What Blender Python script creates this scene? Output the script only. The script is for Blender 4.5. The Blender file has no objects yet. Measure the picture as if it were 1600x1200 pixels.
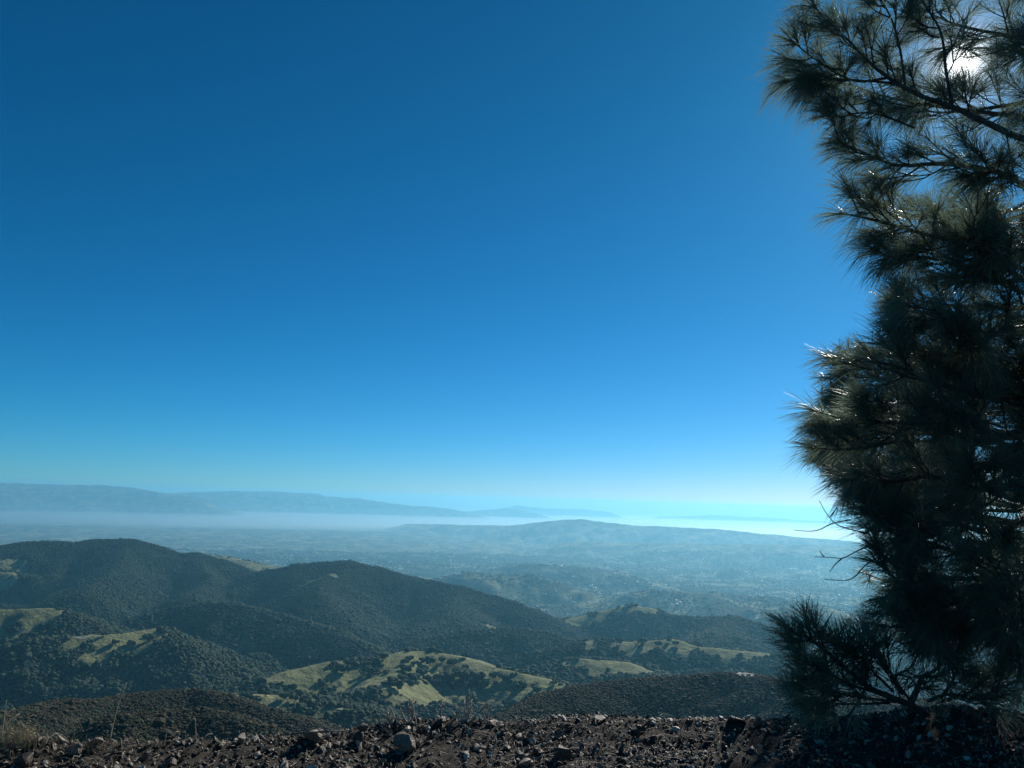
import bpy, bmesh, math, random
import numpy as np
from mathutils import Vector

rng = np.random.default_rng(7)
random.seed(7)
sc = bpy.context.scene
COL = sc.collection

# ------------------------------------------------------------------ camera, sky, sun, exposure
F = 1209.0                                   # focal length in pixels of the 1600 px wide photograph
PITCH, ROLL = math.radians(8.56), math.radians(1.72)
CAMZ = 2.0
_r0, _f, _u0 = np.array([1., 0, 0]), np.array([0, math.cos(PITCH), math.sin(PITCH)]), np.array([0, -math.sin(PITCH), math.cos(PITCH)])
_r = math.cos(ROLL) * _r0 + math.sin(ROLL) * _u0
_u = -math.sin(ROLL) * _r0 + math.cos(ROLL) * _u0
CAM = np.array([0, 0, CAMZ])

cam_d = bpy.data.cameras.new('camera')
cam = bpy.data.objects.new('camera', cam_d)
COL.objects.link(cam)
from mathutils import Matrix
M = Matrix(((_r[0], _u[0], -_f[0], 0), (_r[1], _u[1], -_f[1], 0), (_r[2], _u[2], -_f[2], CAMZ), (0, 0, 0, 1)))
cam.matrix_world = M
cam_d.sensor_fit = 'HORIZONTAL'
cam_d.angle_x = 2 * math.atan(800 / F)
cam_d.clip_start, cam_d.clip_end = 0.1, 200000
sc.camera = cam

def ray(px, py):
    d = _f + (px - 800) / F * _r + (600 - py) / F * _u
    return d / np.linalg.norm(d)

def at(px, py, D):
    """point seen at that place of the photograph, D metres away along the ground"""
    d = ray(px, py)
    return CAM + d * (D / math.hypot(d[0], d[1]))

def pix(P):
    q = np.asarray(P, float) - CAM
    z = q @ _f
    return 800 + F * (q @ _r) / z, 600 - F * (q @ _u) / z

SUN = ray(1505, 97)
SUN_EL = math.asin(SUN[2]); SUN_AZ = math.atan2(SUN[0], SUN[1])

w = bpy.data.worlds.new('World'); sc.world = w; w.use_nodes = True
nt = w.node_tree; nt.nodes.clear()
def N(t, kind, **kw):
    n = t.nodes.new(kind)
    for k, v in kw.items():
        setattr(n, k, v)
    return n
sky = N(nt, 'ShaderNodeTexSky', sky_type='NISHITA', sun_disc=False, sun_elevation=SUN_EL, sun_rotation=SUN_AZ,
        altitude=1100, air_density=0.75, dust_density=0.25, ozone_density=3.0)
SKY_GAIN = (.40, .585, .79); SKY_GAMMA = (2.15, 1.09, 1.12)
sep = N(nt, 'ShaderNodeSeparateColor'); comb = N(nt, 'ShaderNodeCombineColor')
nt.links.new(sky.outputs[0], sep.inputs[0])
for i in range(3):
    a = N(nt, 'ShaderNodeMath', operation='MULTIPLY'); a.inputs[1].default_value = 0.1
    b = N(nt, 'ShaderNodeMath', operation='POWER'); b.inputs[1].default_value = SKY_GAMMA[i]
    c = N(nt, 'ShaderNodeMath', operation='MULTIPLY'); c.inputs[1].default_value = SKY_GAIN[i] * 10
    nt.links.new(sep.outputs[i], a.inputs[0]); nt.links.new(a.outputs[0], b.inputs[0])
    nt.links.new(b.outputs[0], c.inputs[0])
    if i == 2:                                   # the low sky stays cyan, never yellow-green
        mxb = N(nt, 'ShaderNodeMath', operation='SMOOTH_MAX'); mxb.inputs[2].default_value = .5
        nt.links.new(c.outputs[0], mxb.inputs[0]); gm = N(nt, 'ShaderNodeMath', operation='MULTIPLY'); gm.inputs[1].default_value = 1.0; nt.links.new(gsock, gm.inputs[0]); nt.links.new(gm.outputs[0], mxb.inputs[1]); nt.links.new(mxb.outputs[0], comb.inputs[2])
    else:
        nt.links.new(c.outputs[0], comb.inputs[i]); gsock = c.outputs[0]
bg = N(nt, 'ShaderNodeBackground'); bg.inputs['Strength'].default_value = 0.1
nt.links.new(comb.outputs[0], bg.inputs[0])
# the sun itself with its narrow aureole, where the sun lamp stands
tc = N(nt, 'ShaderNodeTexCoord')
dot = N(nt, 'ShaderNodeVectorMath', operation='DOT_PRODUCT'); dot.inputs[1].default_value = tuple(SUN)
nrm = N(nt, 'ShaderNodeVectorMath', operation='NORMALIZE')
nt.links.new(tc.outputs['Generated'], nrm.inputs[0]); nt.links.new(nrm.outputs[0], dot.inputs[0])
ac = N(nt, 'ShaderNodeMath', operation='ARCCOSINE'); nt.links.new(dot.outputs['Value'], ac.inputs[0])
dv = N(nt, 'ShaderNodeMath', operation='DIVIDE'); dv.inputs[1].default_value = -math.radians(0.48)
nt.links.new(ac.outputs[0], dv.inputs[0])
ex = N(nt, 'ShaderNodeMath', operation='EXPONENT'); nt.links.new(dv.outputs[0], ex.inputs[0])
bg2 = N(nt, 'ShaderNodeBackground'); bg2.inputs[0].default_value = (1, 0.97, 0.9, 1)
st = N(nt, 'ShaderNodeMath', operation='MULTIPLY'); st.inputs[1].default_value = 7.0
nt.links.new(ex.outputs[0], st.inputs[0])
dv2 = N(nt, 'ShaderNodeMath', operation='DIVIDE'); dv2.inputs[1].default_value = -math.radians(2.1); nt.links.new(ac.outputs[0], dv2.inputs[0])
ex2 = N(nt, 'ShaderNodeMath', operation='EXPONENT'); nt.links.new(dv2.outputs[0], ex2.inputs[0])
au = N(nt, 'ShaderNodeMath', operation='MULTIPLY_ADD'); au.inputs[1].default_value = .42
nt.links.new(ex2.outputs[0], au.inputs[0]); nt.links.new(st.outputs[0], au.inputs[2]); nt.links.new(au.outputs[0], bg2.inputs[1])
addw = N(nt, 'ShaderNodeAddShader'); ow = N(nt, 'ShaderNodeOutputWorld')
nt.links.new(bg.outputs[0], addw.inputs[0]); nt.links.new(bg2.outputs[0], addw.inputs[1]); nt.links.new(addw.outputs[0], ow.inputs[0])

sun_d = bpy.data.lights.new('sun', 'SUN'); sun_d.energy = 4.9; sun_d.angle = math.radians(0.53); sun_d.color = (1, 0.96, 0.89)
sun = bpy.data.objects.new('sun', sun_d); COL.objects.link(sun)
sun.location = (0, 0, 60)
sun.rotation_euler = Vector(SUN).to_track_quat('Z', 'Y').to_euler()

vs = sc.view_settings
sc.display_settings.display_device = 'sRGB'
vs.view_transform = 'Standard'; vs.look = 'None'; vs.gamma = 1; vs.exposure = 0.14
sc.render.engine = 'CYCLES'
cy = sc.cycles
cy.use_denoising = True
cy.max_bounces = 5; cy.diffuse_bounces = 3; cy.glossy_bounces = 2; cy.transmission_bounces = 2; cy.volume_bounces = 3; cy.transparent_max_bounces = 8
cy.sample_clamp_indirect = 6

# ------------------------------------------------------------------ helpers
def tag(o, label, cat=None, group=None, kind=None):
    o['label'] = label
    if cat: o['category'] = cat
    if group: o['group'] = group
    if kind: o['kind'] = kind
    return o

def link(name, data, parent=None):
    o = bpy.data.objects.new(name, data); COL.objects.link(o)
    if parent is not None: o.parent = parent
    return o

def mesh_np(name, V, T, Q=None, mat=None, smooth=True):
    """mesh from numpy arrays: V (n,3), T triangles (m,3) and/or Q quads (k,4)"""
    me = bpy.data.meshes.new(name)
    V = np.asarray(V, np.float32)
    nT = 0 if T is None else len(T); nQ = 0 if Q is None else len(Q)
    loops = []
    if nT: loops.append(np.asarray(T, np.int32).ravel())
    if nQ: loops.append(np.asarray(Q, np.int32).ravel())
    loops = np.concatenate(loops)
    starts = np.concatenate([np.arange(nT) * 3, nT * 3 + np.arange(nQ) * 4]).astype(np.int32)
    me.vertices.add(len(V)); me.vertices.foreach_set('co', V.ravel())
    me.loops.add(len(loops)); me.loops.foreach_set('vertex_index', loops)
    me.polygons.add(len(starts)); me.polygons.foreach_set('loop_start', starts)
    me.polygons.foreach_set('use_smooth', np.full(len(starts), smooth))
    me.update(calc_edges=True)
    if mat: me.materials.append(mat)
    return me

def grid_quads(nr, nc, wrap=False):
    i = np.arange(nr - 1)[:, None]; j = np.arange(nc if wrap else nc - 1)[None, :]
    jn = (j + 1) % nc
    a = i * nc + j; b = i * nc + jn; c = (i + 1) * nc + jn; d = (i + 1) * nc + j
    return np.stack([a, b, c, d], -1).reshape(-1, 4)

def attr(me, name, vals):
    a = me.attributes.new(name, 'FLOAT', 'POINT'); a.data.foreach_set('value', np.asarray(vals, np.float32).ravel())

def hash2(ix, iy, s):
    h = (ix.astype(np.int64) * 374761393 + iy.astype(np.int64) * 668265263 + s * 974711) & 0xffffffff
    h = ((h ^ (h >> 13)) * 1274126177) & 0xffffffff
    return ((h ^ (h >> 16)) & 0xffff) / 65535.0

def perlin(x, y, s=0):
    x = np.asarray(x, float); y = np.asarray(y, float)
    ix, iy = np.floor(x), np.floor(y); fx, fy = x - ix, y - iy
    ux, uy = fx * fx * fx * (fx * (fx * 6 - 15) + 10), fy * fy * fy * (fy * (fy * 6 - 15) + 10)
    def g(dx, dy):
        a = hash2(ix + dx, iy + dy, s) * 2 * math.pi
        return np.cos(a) * (fx - dx) + np.sin(a) * (fy - dy)
    n0 = g(0, 0) * (1 - ux) + g(1, 0) * ux
    n1 = g(0, 1) * (1 - ux) + g(1, 1) * ux
    return (n0 * (1 - uy) + n1 * uy) * 1.4

def fbm(x, y, o=4, s=0, gain=.5):
    t = 0; a = 1; n = 0
    for k in range(o):
        t = t + a * perlin(x * 2.03 ** k + k * 17.3, y * 2.03 ** k - k * 9.1, s + k); n += a; a *= gain
    return t / n

def ridged(x, y, o=4, s=0):
    t = 0; a = 1; n = 0
    for k in range(o):
        t = t + a * (1 - np.abs(perlin(x * 2.07 ** k + k * 5.3, y * 2.07 ** k + k * 3.7, s + k)) * 2); n += a; a *= .5
    return t / n

def sstep(a, b, x):
    t = np.clip((x - a) / (b - a), 0, 1); return t * t * (3 - 2 * t)

# ------------------------------------------------------------------ materials
def material(name):
    m = bpy.data.materials.new(name); m.use_nodes = True
    t = m.node_tree; return m, t, t.nodes['Principled BSDF']

def ramp(t, src, stops):
    r = N(t, 'ShaderNodeValToRGB'); e = r.color_ramp.elements
    while len(e) < len(stops): e.new(.5)
    for k, (p, c) in enumerate(stops):
        e[k].position = p; e[k].color = (*c, 1)
    t.links.new(src, r.inputs[0]); return r.outputs[0]

def noise(t, vec, scale, detail=4, rough=.55, dist=0):
    n = N(t, 'ShaderNodeTexNoise'); n.inputs['Scale'].default_value = scale; n.inputs['Detail'].default_value = detail
    n.inputs['Roughness'].default_value = rough; n.inputs['Distortion'].default_value = dist
    if vec is not None: t.links.new(vec, n.inputs['Vector'])
    return n.outputs['Fac']

def mix(t, fac, a, b, mode='MIX'):
    n = N(t, 'ShaderNodeMix', data_type='RGBA', blend_type=mode)
    for sock, v in ((n.inputs[0], fac), (n.inputs[6], a), (n.inputs[7], b)):
        if isinstance(v, (int, float)): sock.default_value = v
        elif isinstance(v, tuple): sock.default_value = (*v, 1)
        else: t.links.new(v, sock)
    return n.outputs[2]

def bump(t, h, strength, dist, bsdf):
    b = N(t, 'ShaderNodeBump'); b.inputs['Strength'].default_value = strength; b.inputs['Distance'].default_value = dist
    t.links.new(h, b.inputs['Height']); t.links.new(b.outputs[0], bsdf.inputs['Normal'])

def geo_pos(t): return N(t, 'ShaderNodeNewGeometry').outputs['Position']

# hills: woodland against dry grass from the "wood" attribute of the terrain
m_terrain, t, b = material('hill_cover')
p = geo_pos(t)
aw = N(t, 'ShaderNodeAttribute', attribute_name='wood').outputs['Fac']
af = N(t, 'ShaderNodeAttribute', attribute_name='plain').outputs['Fac']
g = ramp(t, noise(t, p, .006, 5), [(.3, (.13, .145, .062)), (.5, (.195, .20, .092)), (.7, (.27, .258, .14))])
g = mix(t, 1.0, g, ramp(t, noise(t, p, .045, 7, .7, 1.5), [(.35, (.72, .74, .72)), (.5, (1, 1, 1)), (.68, (1.25, 1.2, 1.15))]), 'MULTIPLY')
fcol = ramp(t, noise(t, p, .02, 6, .7), [(.3, (.014, .024, .014)), (.5, (.024, .037, .02)), (.7, (.044, .054, .03))])
brk = N(t, 'ShaderNodeMath', operation='MULTIPLY_ADD'); t.links.new(noise(t, p, .03, 5, .75), brk.inputs[0]); brk.inputs[1].default_value = .9
brk.inputs[2].default_value = -.45
sm = N(t, 'ShaderNodeMath', operation='ADD'); t.links.new(aw, sm.inputs[0]); t.links.new(brk.outputs[0], sm.inputs[1])
mr = N(t, 'ShaderNodeMapRange', interpolation_type='SMOOTHSTEP'); t.links.new(sm.outputs[0], mr.inputs[0])
mr.inputs[1].default_value = .4; mr.inputs[2].default_value = .6
base = mix(t, mr.outputs[0], g, fcol)
# the far plain: fields, orchards, wooded creeks
pf = ramp(t, noise(t, p, .0035, 8, .72, .3), [(.40, (.012, .02, .012)), (.47, (.04, .05, .028)), (.53, (.13, .13, .06)), (.62, (.26, .235, .13))])
base = mix(t, af, base, pf)
t.links.new(base, b.inputs['Base Color']); b.inputs['Roughness'].default_value = .95; b.inputs['Specular IOR Level'].default_value = .1
bump(t, noise(t, p, .035, 5, .7), .9, 14, b)

m_wood, t, b = material('woodland_leaves')
rnd = N(t, 'ShaderNodeObjectInfo').outputs['Random']
c = ramp(t, rnd, [(0, (.026, .044, .022)), (.45, (.033, .052, .026)), (.85, (.043, .06, .03)), (1, (.06, .068, .036))])
patch = ramp(t, noise(t, geo_pos(t), .0045, 5, .6), [(.38, (.6, .7, .75)), (.5, (1, 1, 1)), (.62, (1.35, 1.25, 1.05))])
t.links.new(mix(t, 1.0, c, patch, 'MULTIPLY'), b.inputs['Base Color']); b.inputs['Roughness'].default_value = .85; b.inputs['Specular IOR Level'].default_value = .15

m_scrub, t, b = material('scrub_leaves')
rnd = N(t, 'ShaderNodeObjectInfo').outputs['Random']
c = ramp(t, rnd, [(0, (.028, .030, .018)), (.5, (.042, .040, .024)), (.85, (.062, .052, .032)), (1, (.095, .075, .05))])
t.links.new(c, b.inputs['Base Color']); b.inputs['Roughness'].default_value = .9; b.inputs['Specular IOR Level'].default_value = .1

m_bark, t, b = material('bark')
n_ = noise(t, geo_pos(t), 26, 6, .7)
t.links.new(ramp(t, n_, [(.3, (.03, .022, .016)), (.6, (.10, .075, .055)), (.8, (.17, .14, .11))]), b.inputs['Base Color'])
b.inputs['Roughness'].default_value = .8; bump(t, n_, .8, .01, b)

m_dead, t, b = material('dead_wood')
n_ = noise(t, geo_pos(t), 60, 4)
t.links.new(ramp(t, n_, [(.3, (.16, .13, .10)), (.7, (.42, .38, .31))]), b.inputs['Base Color']); b.inputs['Roughness'].default_value = .7

m_needle, t, b = material('pine_needles')
n_ = noise(t, geo_pos(t), 3.0, 3)
t.links.new(ramp(t, n_, [(.3, (.095, .13, .08)), (.55, (.13, .165, .105)), (.75, (.20, .19, .12))]), b.inputs['Base Color'])
b.inputs['Roughness'].default_value = .4; b.inputs['Specular IOR Level'].default_value = 1.0
trn = N(t, 'ShaderNodeBsdfTranslucent'); trn.inputs[0].default_value = (.20, .26, .18, 1)
mxs = N(t, 'ShaderNodeMixShader'); mxs.inputs[0].default_value = .42
t.links.new(b.outputs[0], mxs.inputs[1]); t.links.new(trn.outputs[0], mxs.inputs[2]); t.links.new(mxs.outputs[0], t.nodes['Material Output'].inputs['Surface'])

m_dry, t, b = material('dry_grass')
t.links.new(ramp(t, noise(t, geo_pos(t), 30, 3), [(.3, (.28, .22, .12)), (.7, (.5, .43, .27))]), b.inputs['Base Color'])
b.inputs['Roughness'].default_value = .6
b.inputs['Subsurface Weight'].default_value = 0

def stone_mat(name, stops, rough=.75, own=False):
    m, t, b = material(name)
    tcn = N(t, 'ShaderNodeTexCoord'); oi = N(t, 'ShaderNodeObjectInfo').outputs['Random']
    col = ramp(t, oi, stops) if not own else N(t, 'ShaderNodeObjectInfo').outputs['Color']
    n_ = noise(t, geo_pos(t), 22, 8, .7)
    dirt = ramp(t, n_, [(.32, (.45, .42, .40)), (.6, (1, 1, 1)), (.75, (1.25, 1.2, 1.1))])
    t.links.new(mix(t, 1.0, col, dirt, 'MULTIPLY'), b.inputs['Base Color'])
    b.inputs['Roughness'].default_value = rough; b.inputs['Specular IOR Level'].default_value = .35
    bump(t, noise(t, geo_pos(t), 70, 8, .75), .6, .012, b)
    return m
m_rock = stone_mat('broken_rock', [(0, (.1, .08, .06)), (1, (.3, .25, .2))], .55, True)
TONES = {'black': (.045, .034, .027), 'dark brown': (.085, .062, .046), 'brown': (.14, .104, .076), 'tan': (.24, .185, .135), 'pale': (.42, .35, .27)}
m_chip = stone_mat('rock_chips', [(0, (.034, .028, .021)), (.35, (.082, .066, .049)), (.65, (.19, .155, .115)), (.87, (.38, .325, .245)), (1, (.62, .54, .43))], .55)

m_soil, t, b = material('stony_soil')
p = geo_pos(t)
n_ = noise(t, p, 9, 10, .75)
t.links.new(ramp(t, n_, [(.3, (.024, .021, .017)), (.5, (.056, .048, .038)), (.68, (.115, .097, .076)), (.8, (.24, .205, .16))]), b.inputs['Base Color'])
b.inputs['Roughness'].default_value = .9; b.inputs['Specular IOR Level'].default_value = .2
bump(t, noise(t, p, 38, 9, .8), 1.0, .03, b)

m_track, t, b = material('bare_track')
t.links.new(ramp(t, noise(t, geo_pos(t), .05, 4), [(.3, (.20, .17, .12)), (.7, (.36, .32, .25))]), b.inputs['Base Color']); b.inputs['Roughness'].default_value = .95
m_house, t, b = material('pale_walls')
t.links.new(ramp(t, noise(t, geo_pos(t), .004, 2), [(.35, (.35, .33, .30)), (.65, (.8, .78, .74))]), b.inputs['Base Color']); b.inputs['Roughness'].default_value = .6

# ------------------------------------------------------------------ landform
# crest of the stony berm in front: (px, py, distance)
CREST = [at(*a) for a in [(-900, 1120, 6.6), (-300, 1135, 6.0), (0, 1152, 5.75), (110, 1155, 5.75), (220, 1157, 5.8), (310, 1154, 5.9), (380, 1146, 6.05), (480, 1145, 6.15), (560, 1134, 6.35),
         (620, 1124, 6.6), (700, 1122, 6.7), (780, 1124, 6.75), (860, 1119, 6.85), (940, 1113, 6.95), (1000, 1116, 6.95), (1100, 1120, 6.95), (1200, 1120, 6.95),
         (1300, 1117, 6.95), (1420, 1108, 7.05), (1500, 1100, 7.1), (1600, 1104, 7.1), (1900, 1115, 7.2), (2600, 1140, 8.0)]]
CREST = np.array(sorted(CREST, key=lambda q: q[0])); CREST[:, 2] -= .045
def ground_h(x, y, fine=True):
    yc = np.interp(x, CREST[:, 0], CREST[:, 1]); zc = np.interp(x, CREST[:, 0], CREST[:, 2])
    d = yc - y
    front = zc - .26 * (1 - np.exp(-np.maximum(d, 0) / 1.1))
    dn = np.maximum(-d, 0)
    back = zc - .62 * (np.sqrt(dn * dn + .09) - .3)
    z = np.where(d > 0, front, back)
    if fine:
        a = sstep(30, 8, np.hypot(x, y))
        z = z + a * (.035 * fbm(x * 1.1, y * 1.1, 3, 5) + .028 * fbm(x * 4, y * 4, 3, 9) * (1 + 0 * x) + .016 * np.maximum(0, ridged(x * 9, y * 9, 3, 3) - .2))
    return z

# ridges: crest points as (px, py, distance), side slope, roundness in metres
RIDGES = [
    # far ranges over the fog
    dict(p=[(-700, 742, 30000), (-300, 746, 30000), (0, 753, 30000), (60, 756, 30000), (120, 757, 30000), (165, 757, 29500), (200, 761, 29000), (245, 768, 28000), (300, 776, 27000)], s=.32, w=500),
    dict(p=[(230, 775, 33000), (290, 768, 33000), (360, 766, 33000), (430, 767, 33000), (485, 770, 33000), (510, 775, 32500), (560, 778, 32000), (620, 787, 31000), (690, 793, 30500), (730, 799, 30000)], s=.3, w=500),
    dict(p=[(725, 799, 33000), (755, 796, 33000), (790, 793.5, 33000), (815, 797, 32500), (835, 801, 32000)], s=.3, w=300),
    dict(p=[(790, 792, 40000), (810, 789, 40000), (850, 793, 40000), (905, 795, 40000), (950, 799, 39000)], s=.3, w=300),
    dict(p=[(1030, 806, 40000), (1100, 804.5, 40000), (1150, 805, 40000), (1230, 810, 40000), (1330, 815, 40000), (1500, 818, 40000), (1900, 824, 40000)], s=.3, w=400),
    # the long low ridge in front of the fog
    dict(p=[(640, 818, 19000), (740, 820, 18000), (800, 821, 17200), (860, 817, 16800), (905, 811, 16500), (940, 815, 16300), (985, 820, 16000), (1050, 823, 15800), (1120, 826, 15600), (1200, 834, 15200), (1300, 843, 15000), (1450, 856, 15000), (1700, 866, 15000)], s=.14, w=260),
    dict(p=[(900, 846, 12500), (1000, 848, 12300), (1100, 849, 12000), (1230, 851, 12000), (1340, 853, 12000), (1500, 858, 12000)], s=.1, w=500),
    # low hills at the edge of the plain
    dict(p=[(300, 862, 5400), (350, 868, 5300), (400, 880, 5000), (440, 886, 4800)], s=.25, w=100),
    dict(p=[(820, 880, 8200), (900, 886, 8000), (960, 892, 7800)], s=.14, w=120),
    dict(p=[(985, 930, 5900), (1020, 921, 6100), (1080, 924, 6100), (1120, 930, 6000)], s=.2, w=80),
    dict(p=[(1120, 925, 6500), (1190, 931, 6300), (1240, 940, 6000), (1300, 950, 5800)], s=.2, w=80),
    dict(p=[(730, 893, 6500), (770, 899, 6400), (830, 897, 6500), (860, 905, 6400)], s=.2, w=80),
    dict(p=[(1130, 944, 5300), (1180, 950, 5200), (1260, 962, 5000), (1330, 980, 4800)], s=.2, w=80),
    # wooded hills
    dict(p=[(-420, 850, 4200), (-180, 858, 4200), (0, 860, 4150), (45, 847, 4150), (95, 846, 4150), (112, 850, 4100), (150, 843, 4100), (195, 843, 4050), (225, 853, 4000), (270, 867, 3950), (300, 865, 3950), (340, 874, 3900), (385, 893, 3800), (400, 905, 3750)], s=.36, w=90),
    dict(p=[(195, 846, 4050), (180, 890, 3600), (130, 925, 3150)], s=.40, w=70),
    dict(p=[(300, 868, 3950), (330, 905, 3500), (290, 935, 3100)], s=.40, w=60),
    dict(p=[(385, 908, 3500), (430, 890, 3450), (480, 881, 3400), (540, 878, 3400), (580, 885, 3400), (620, 897, 3350), (670, 908, 3300), (720, 918, 3250), (770, 931, 3200), (800, 940, 3150), (835, 953, 3050), (866, 976, 2950)], s=.40, w=60),
    dict(p=[(540, 880, 3400), (500, 920, 3000), (520, 960, 2650)], s=.42, w=50),
    dict(p=[(720, 920, 3250), (700, 965, 2800), (650, 990, 2600)], s=.42, w=50),
    dict(p=[(860, 974, 3150), (905, 965, 3150), (950, 954, 3150), (988, 945, 3150), (1012, 949, 3150), (1045, 961, 3120), (1090, 964, 3080), (1150, 965, 3000), (1185, 975, 2900), (1220, 1000, 2750)], s=.40, w=45),
    dict(p=[(1150, 967, 3000), (1110, 990, 2650), (1040, 1005, 2450)], s=.4, w=50),
    # middle spurs and grassy knolls
    dict(p=[(230, 958, 2650), (300, 945, 2650), (360, 942, 2600), (400, 950, 2550), (460, 966, 2450), (520, 985, 2350), (560, 1005, 2250)], s=.42, w=40),
    dict(p=[(-260, 945, 2500), (-80, 955, 2450), (30, 952, 2400), (80, 950, 2350), (115, 966, 2250)], s=.38, w=50),
    dict(p=[(60, 1000, 2050), (140, 992, 2050), (190, 990, 2050), (240, 981, 2080), (265, 992, 2000), (290, 1012, 1900)], s=.36, w=40),
    dict(p=[(640, 1006, 2400), (740, 985, 2450), (800, 982, 2450), (860, 990, 2400), (900, 1005, 2300)], s=.36, w=45),
    dict(p=[(900, 1008, 2150), (940, 1000, 2150), (985, 1004, 2150), (1010, 1001, 2150), (1050, 998, 2150), (1090, 1010, 2100), (1150, 1016, 2100), (1210, 1022, 2050)], s=.34, w=40),
    dict(p=[(860, 1038, 1850), (920, 1030, 1850), (980, 1035, 1850), (1020, 1050, 1750)], s=.30, w=40),
    dict(p=[(420, 1062, 1620), (470, 1046, 1650), (520, 1034, 1680), (580, 1031, 1700), (640, 1021, 1720), (690, 1022, 1700), (730, 1028, 1680), (770, 1042, 1640), (820, 1053, 1580), (865, 1067, 1500)], s=.30, w=45),
    dict(p=[(640, 1025, 1710), (620, 1050, 1560), (600, 1075, 1430)], s=.30, w=40),
    dict(p=[(360, 1092, 1350), (390, 1084, 1360), (430, 1086, 1350), (470, 1092, 1330)], s=.26, w=35),
    dict(p=[(500, 1100, 1230), (560, 1112, 1150)], s=.3, w=30),
    # spurs of the camera's own mountain
    dict(p=[(760, 1140, 640), (800, 1113, 700), (840, 1094, 740), (880, 1079, 770), (950, 1066, 820), (1050, 1056, 860), (1120, 1052, 880), (1165, 1052, 880), (1230, 1062, 840), (1330, 1085, 780), (1500, 1100, 700)], s=.5, w=22),
    dict(p=[(-300, 1120, 560), (-100, 1122, 600), (20, 1112, 640), (90, 1096, 690), (160, 1092, 720), (220, 1084, 740), (290, 1078, 760), (325, 1080, 750), (390, 1100, 700), (470, 1128, 620)], s=.45, w=22),
    dict(p=[(180, 1120, 480), (260, 1112, 500), (320, 1108, 510), (360, 1118, 480), (420, 1140, 430)], s=.5, w=15),
]
for R in RIDGES:
    P = np.array([at(*q) for q in R['p']]); R['P'] = P
    R['D'] = float(np.mean([q[2] for q in R['p']]))

def base_h(x, y):
    r = np.hypot(x, y); c = y / np.maximum(r, 1e-6)
    pr = np.interp(np.log(r + 1), np.log(np.array([0, 10, 25, 60, 150, 400, 800, 1400, 2200, 3200, 5000, 8000, 200000]) + 1), [0, -2, -11, -32, -75, -185, -320, -490, -600, -680, -750, -790, -800])
    fw = sstep(-.5, .35, c)
    return pr * (fw + (1 - fw) * .25)

def landform(x, y):
    x = np.asarray(x, float); y = np.asarray(y, float)
    r = np.hypot(x, y)
    sc_ = np.clip(r / 3000, .12, 3)
    wx = x + sc_ * 34 * fbm(x / (420 * sc_), y / (420 * sc_), 3, 21)
    wy = y + sc_ * 60 * fbm(x / (420 * sc_) + 40, y / (420 * sc_), 3, 33)
    h0 = base_h(x, y)
    roll = sstep(3800, 5600, r) * sstep(24000, 15000, r)
    h0 = h0 + roll * (34 * fbm(x / 900, y / 900, 5, 51) + 34 * ridged(x / 480, y / 380, 4, 55) + 14 * ridged(x / 190, y / 190, 3, 57) - 20)
    k = 1 / 9.0
    acc = h0 * 1.0
    near = np.full(x.shape, 1e9)
    for R in RIDGES:
        P = R['P']
        reach = 900 / R['s'] + R['w'] * 3
        bx0, bx1 = P[:, 0].min() - reach, P[:, 0].max() + reach; by0, by1 = P[:, 1].min() - reach, P[:, 1].max() + reach
        m = (wx > bx0) & (wx < bx1) & (wy > by0) & (wy < by1)
        if not m.any(): continue
        X, Y = wx[m], wy[m]
        best = np.full(X.shape, -1e9); bd = np.full(X.shape, 1e9)
        rs = R['D']
        gul = ridged(X / (.055 * rs + 60), Y / (.055 * rs + 60), 4, int(rs) % 97)
        for i in range(len(P) - 1):
            A, B = P[i], P[i + 1]; ab = B[:2] - A[:2]
            tt = np.clip(((X - A[0]) * ab[0] + (Y - A[1]) * ab[1]) / (ab @ ab), 0, 1)
            d = np.hypot(X - A[0] - tt * ab[0], Y - A[1] - tt * ab[1])
            z = A[2] + tt * (B[2] - A[2]) - R['s'] * (np.sqrt(d * d + R['w'] ** 2) - R['w'])
            u = z > best; best = np.where(u, z, best); bd = np.minimum(bd, d)
        best = best - np.minimum(bd * .19, .022 * min(rs, 9000) + 8) * (gul * 1.0 + .25)
        best = best + .0011 * min(rs, 5000) * fbm(X / (.02 * rs + 8), Y / (.02 * rs + 8), 3, 77)
        a_ = acc[m]; mx = np.maximum(a_, best)
        acc[m] = mx + np.log(np.exp((a_ - mx) * k) + np.exp((best - mx) * k)) / k
    h = acc
    # joins the pull-out near the camera
    f = sstep(22, 90, r)
    hg = ground_h(x, y, False) - .35
    return hg * (1 - f) + h * f

# polar sheet, finest where the valley is seen, all the way round the camera
az = np.concatenate([np.linspace(-40, 40, 760), np.linspace(40, 320, 101)[1:-1]]) * math.pi / 180
rr = np.concatenate([np.geomspace(20, 380, 44), np.geomspace(385, 900, 90), np.geomspace(904, 5200, 400), np.geomspace(5230, 21000, 150), np.geomspace(21100, 46000, 70)])
AZ, RR = np.meshgrid(az, rr)
GX, GY = RR * np.sin(AZ), RR * np.cos(AZ)
GZ = landform(GX, GY)
NC, NDENSE = len(az), 760

def tz(x, y):
    """terrain height from the sheet (inside the finely divided sector)"""
    r = np.hypot(x, y); a = np.arctan2(x, y)
    fi = np.interp(r, rr, np.arange(len(rr))); fj = np.interp(a, az[:NDENSE], np.arange(NDENSE))
    i = np.clip(fi.astype(int), 0, len(rr) - 2); j = np.clip(fj.astype(int), 0, NDENSE - 2); u = fi - i; v = fj - j
    return (GZ[i, j] * (1 - u) + GZ[i + 1, j] * u) * (1 - v) + (GZ[i, j + 1] * (1 - u) + GZ[i + 1, j + 1] * u) * v

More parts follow.
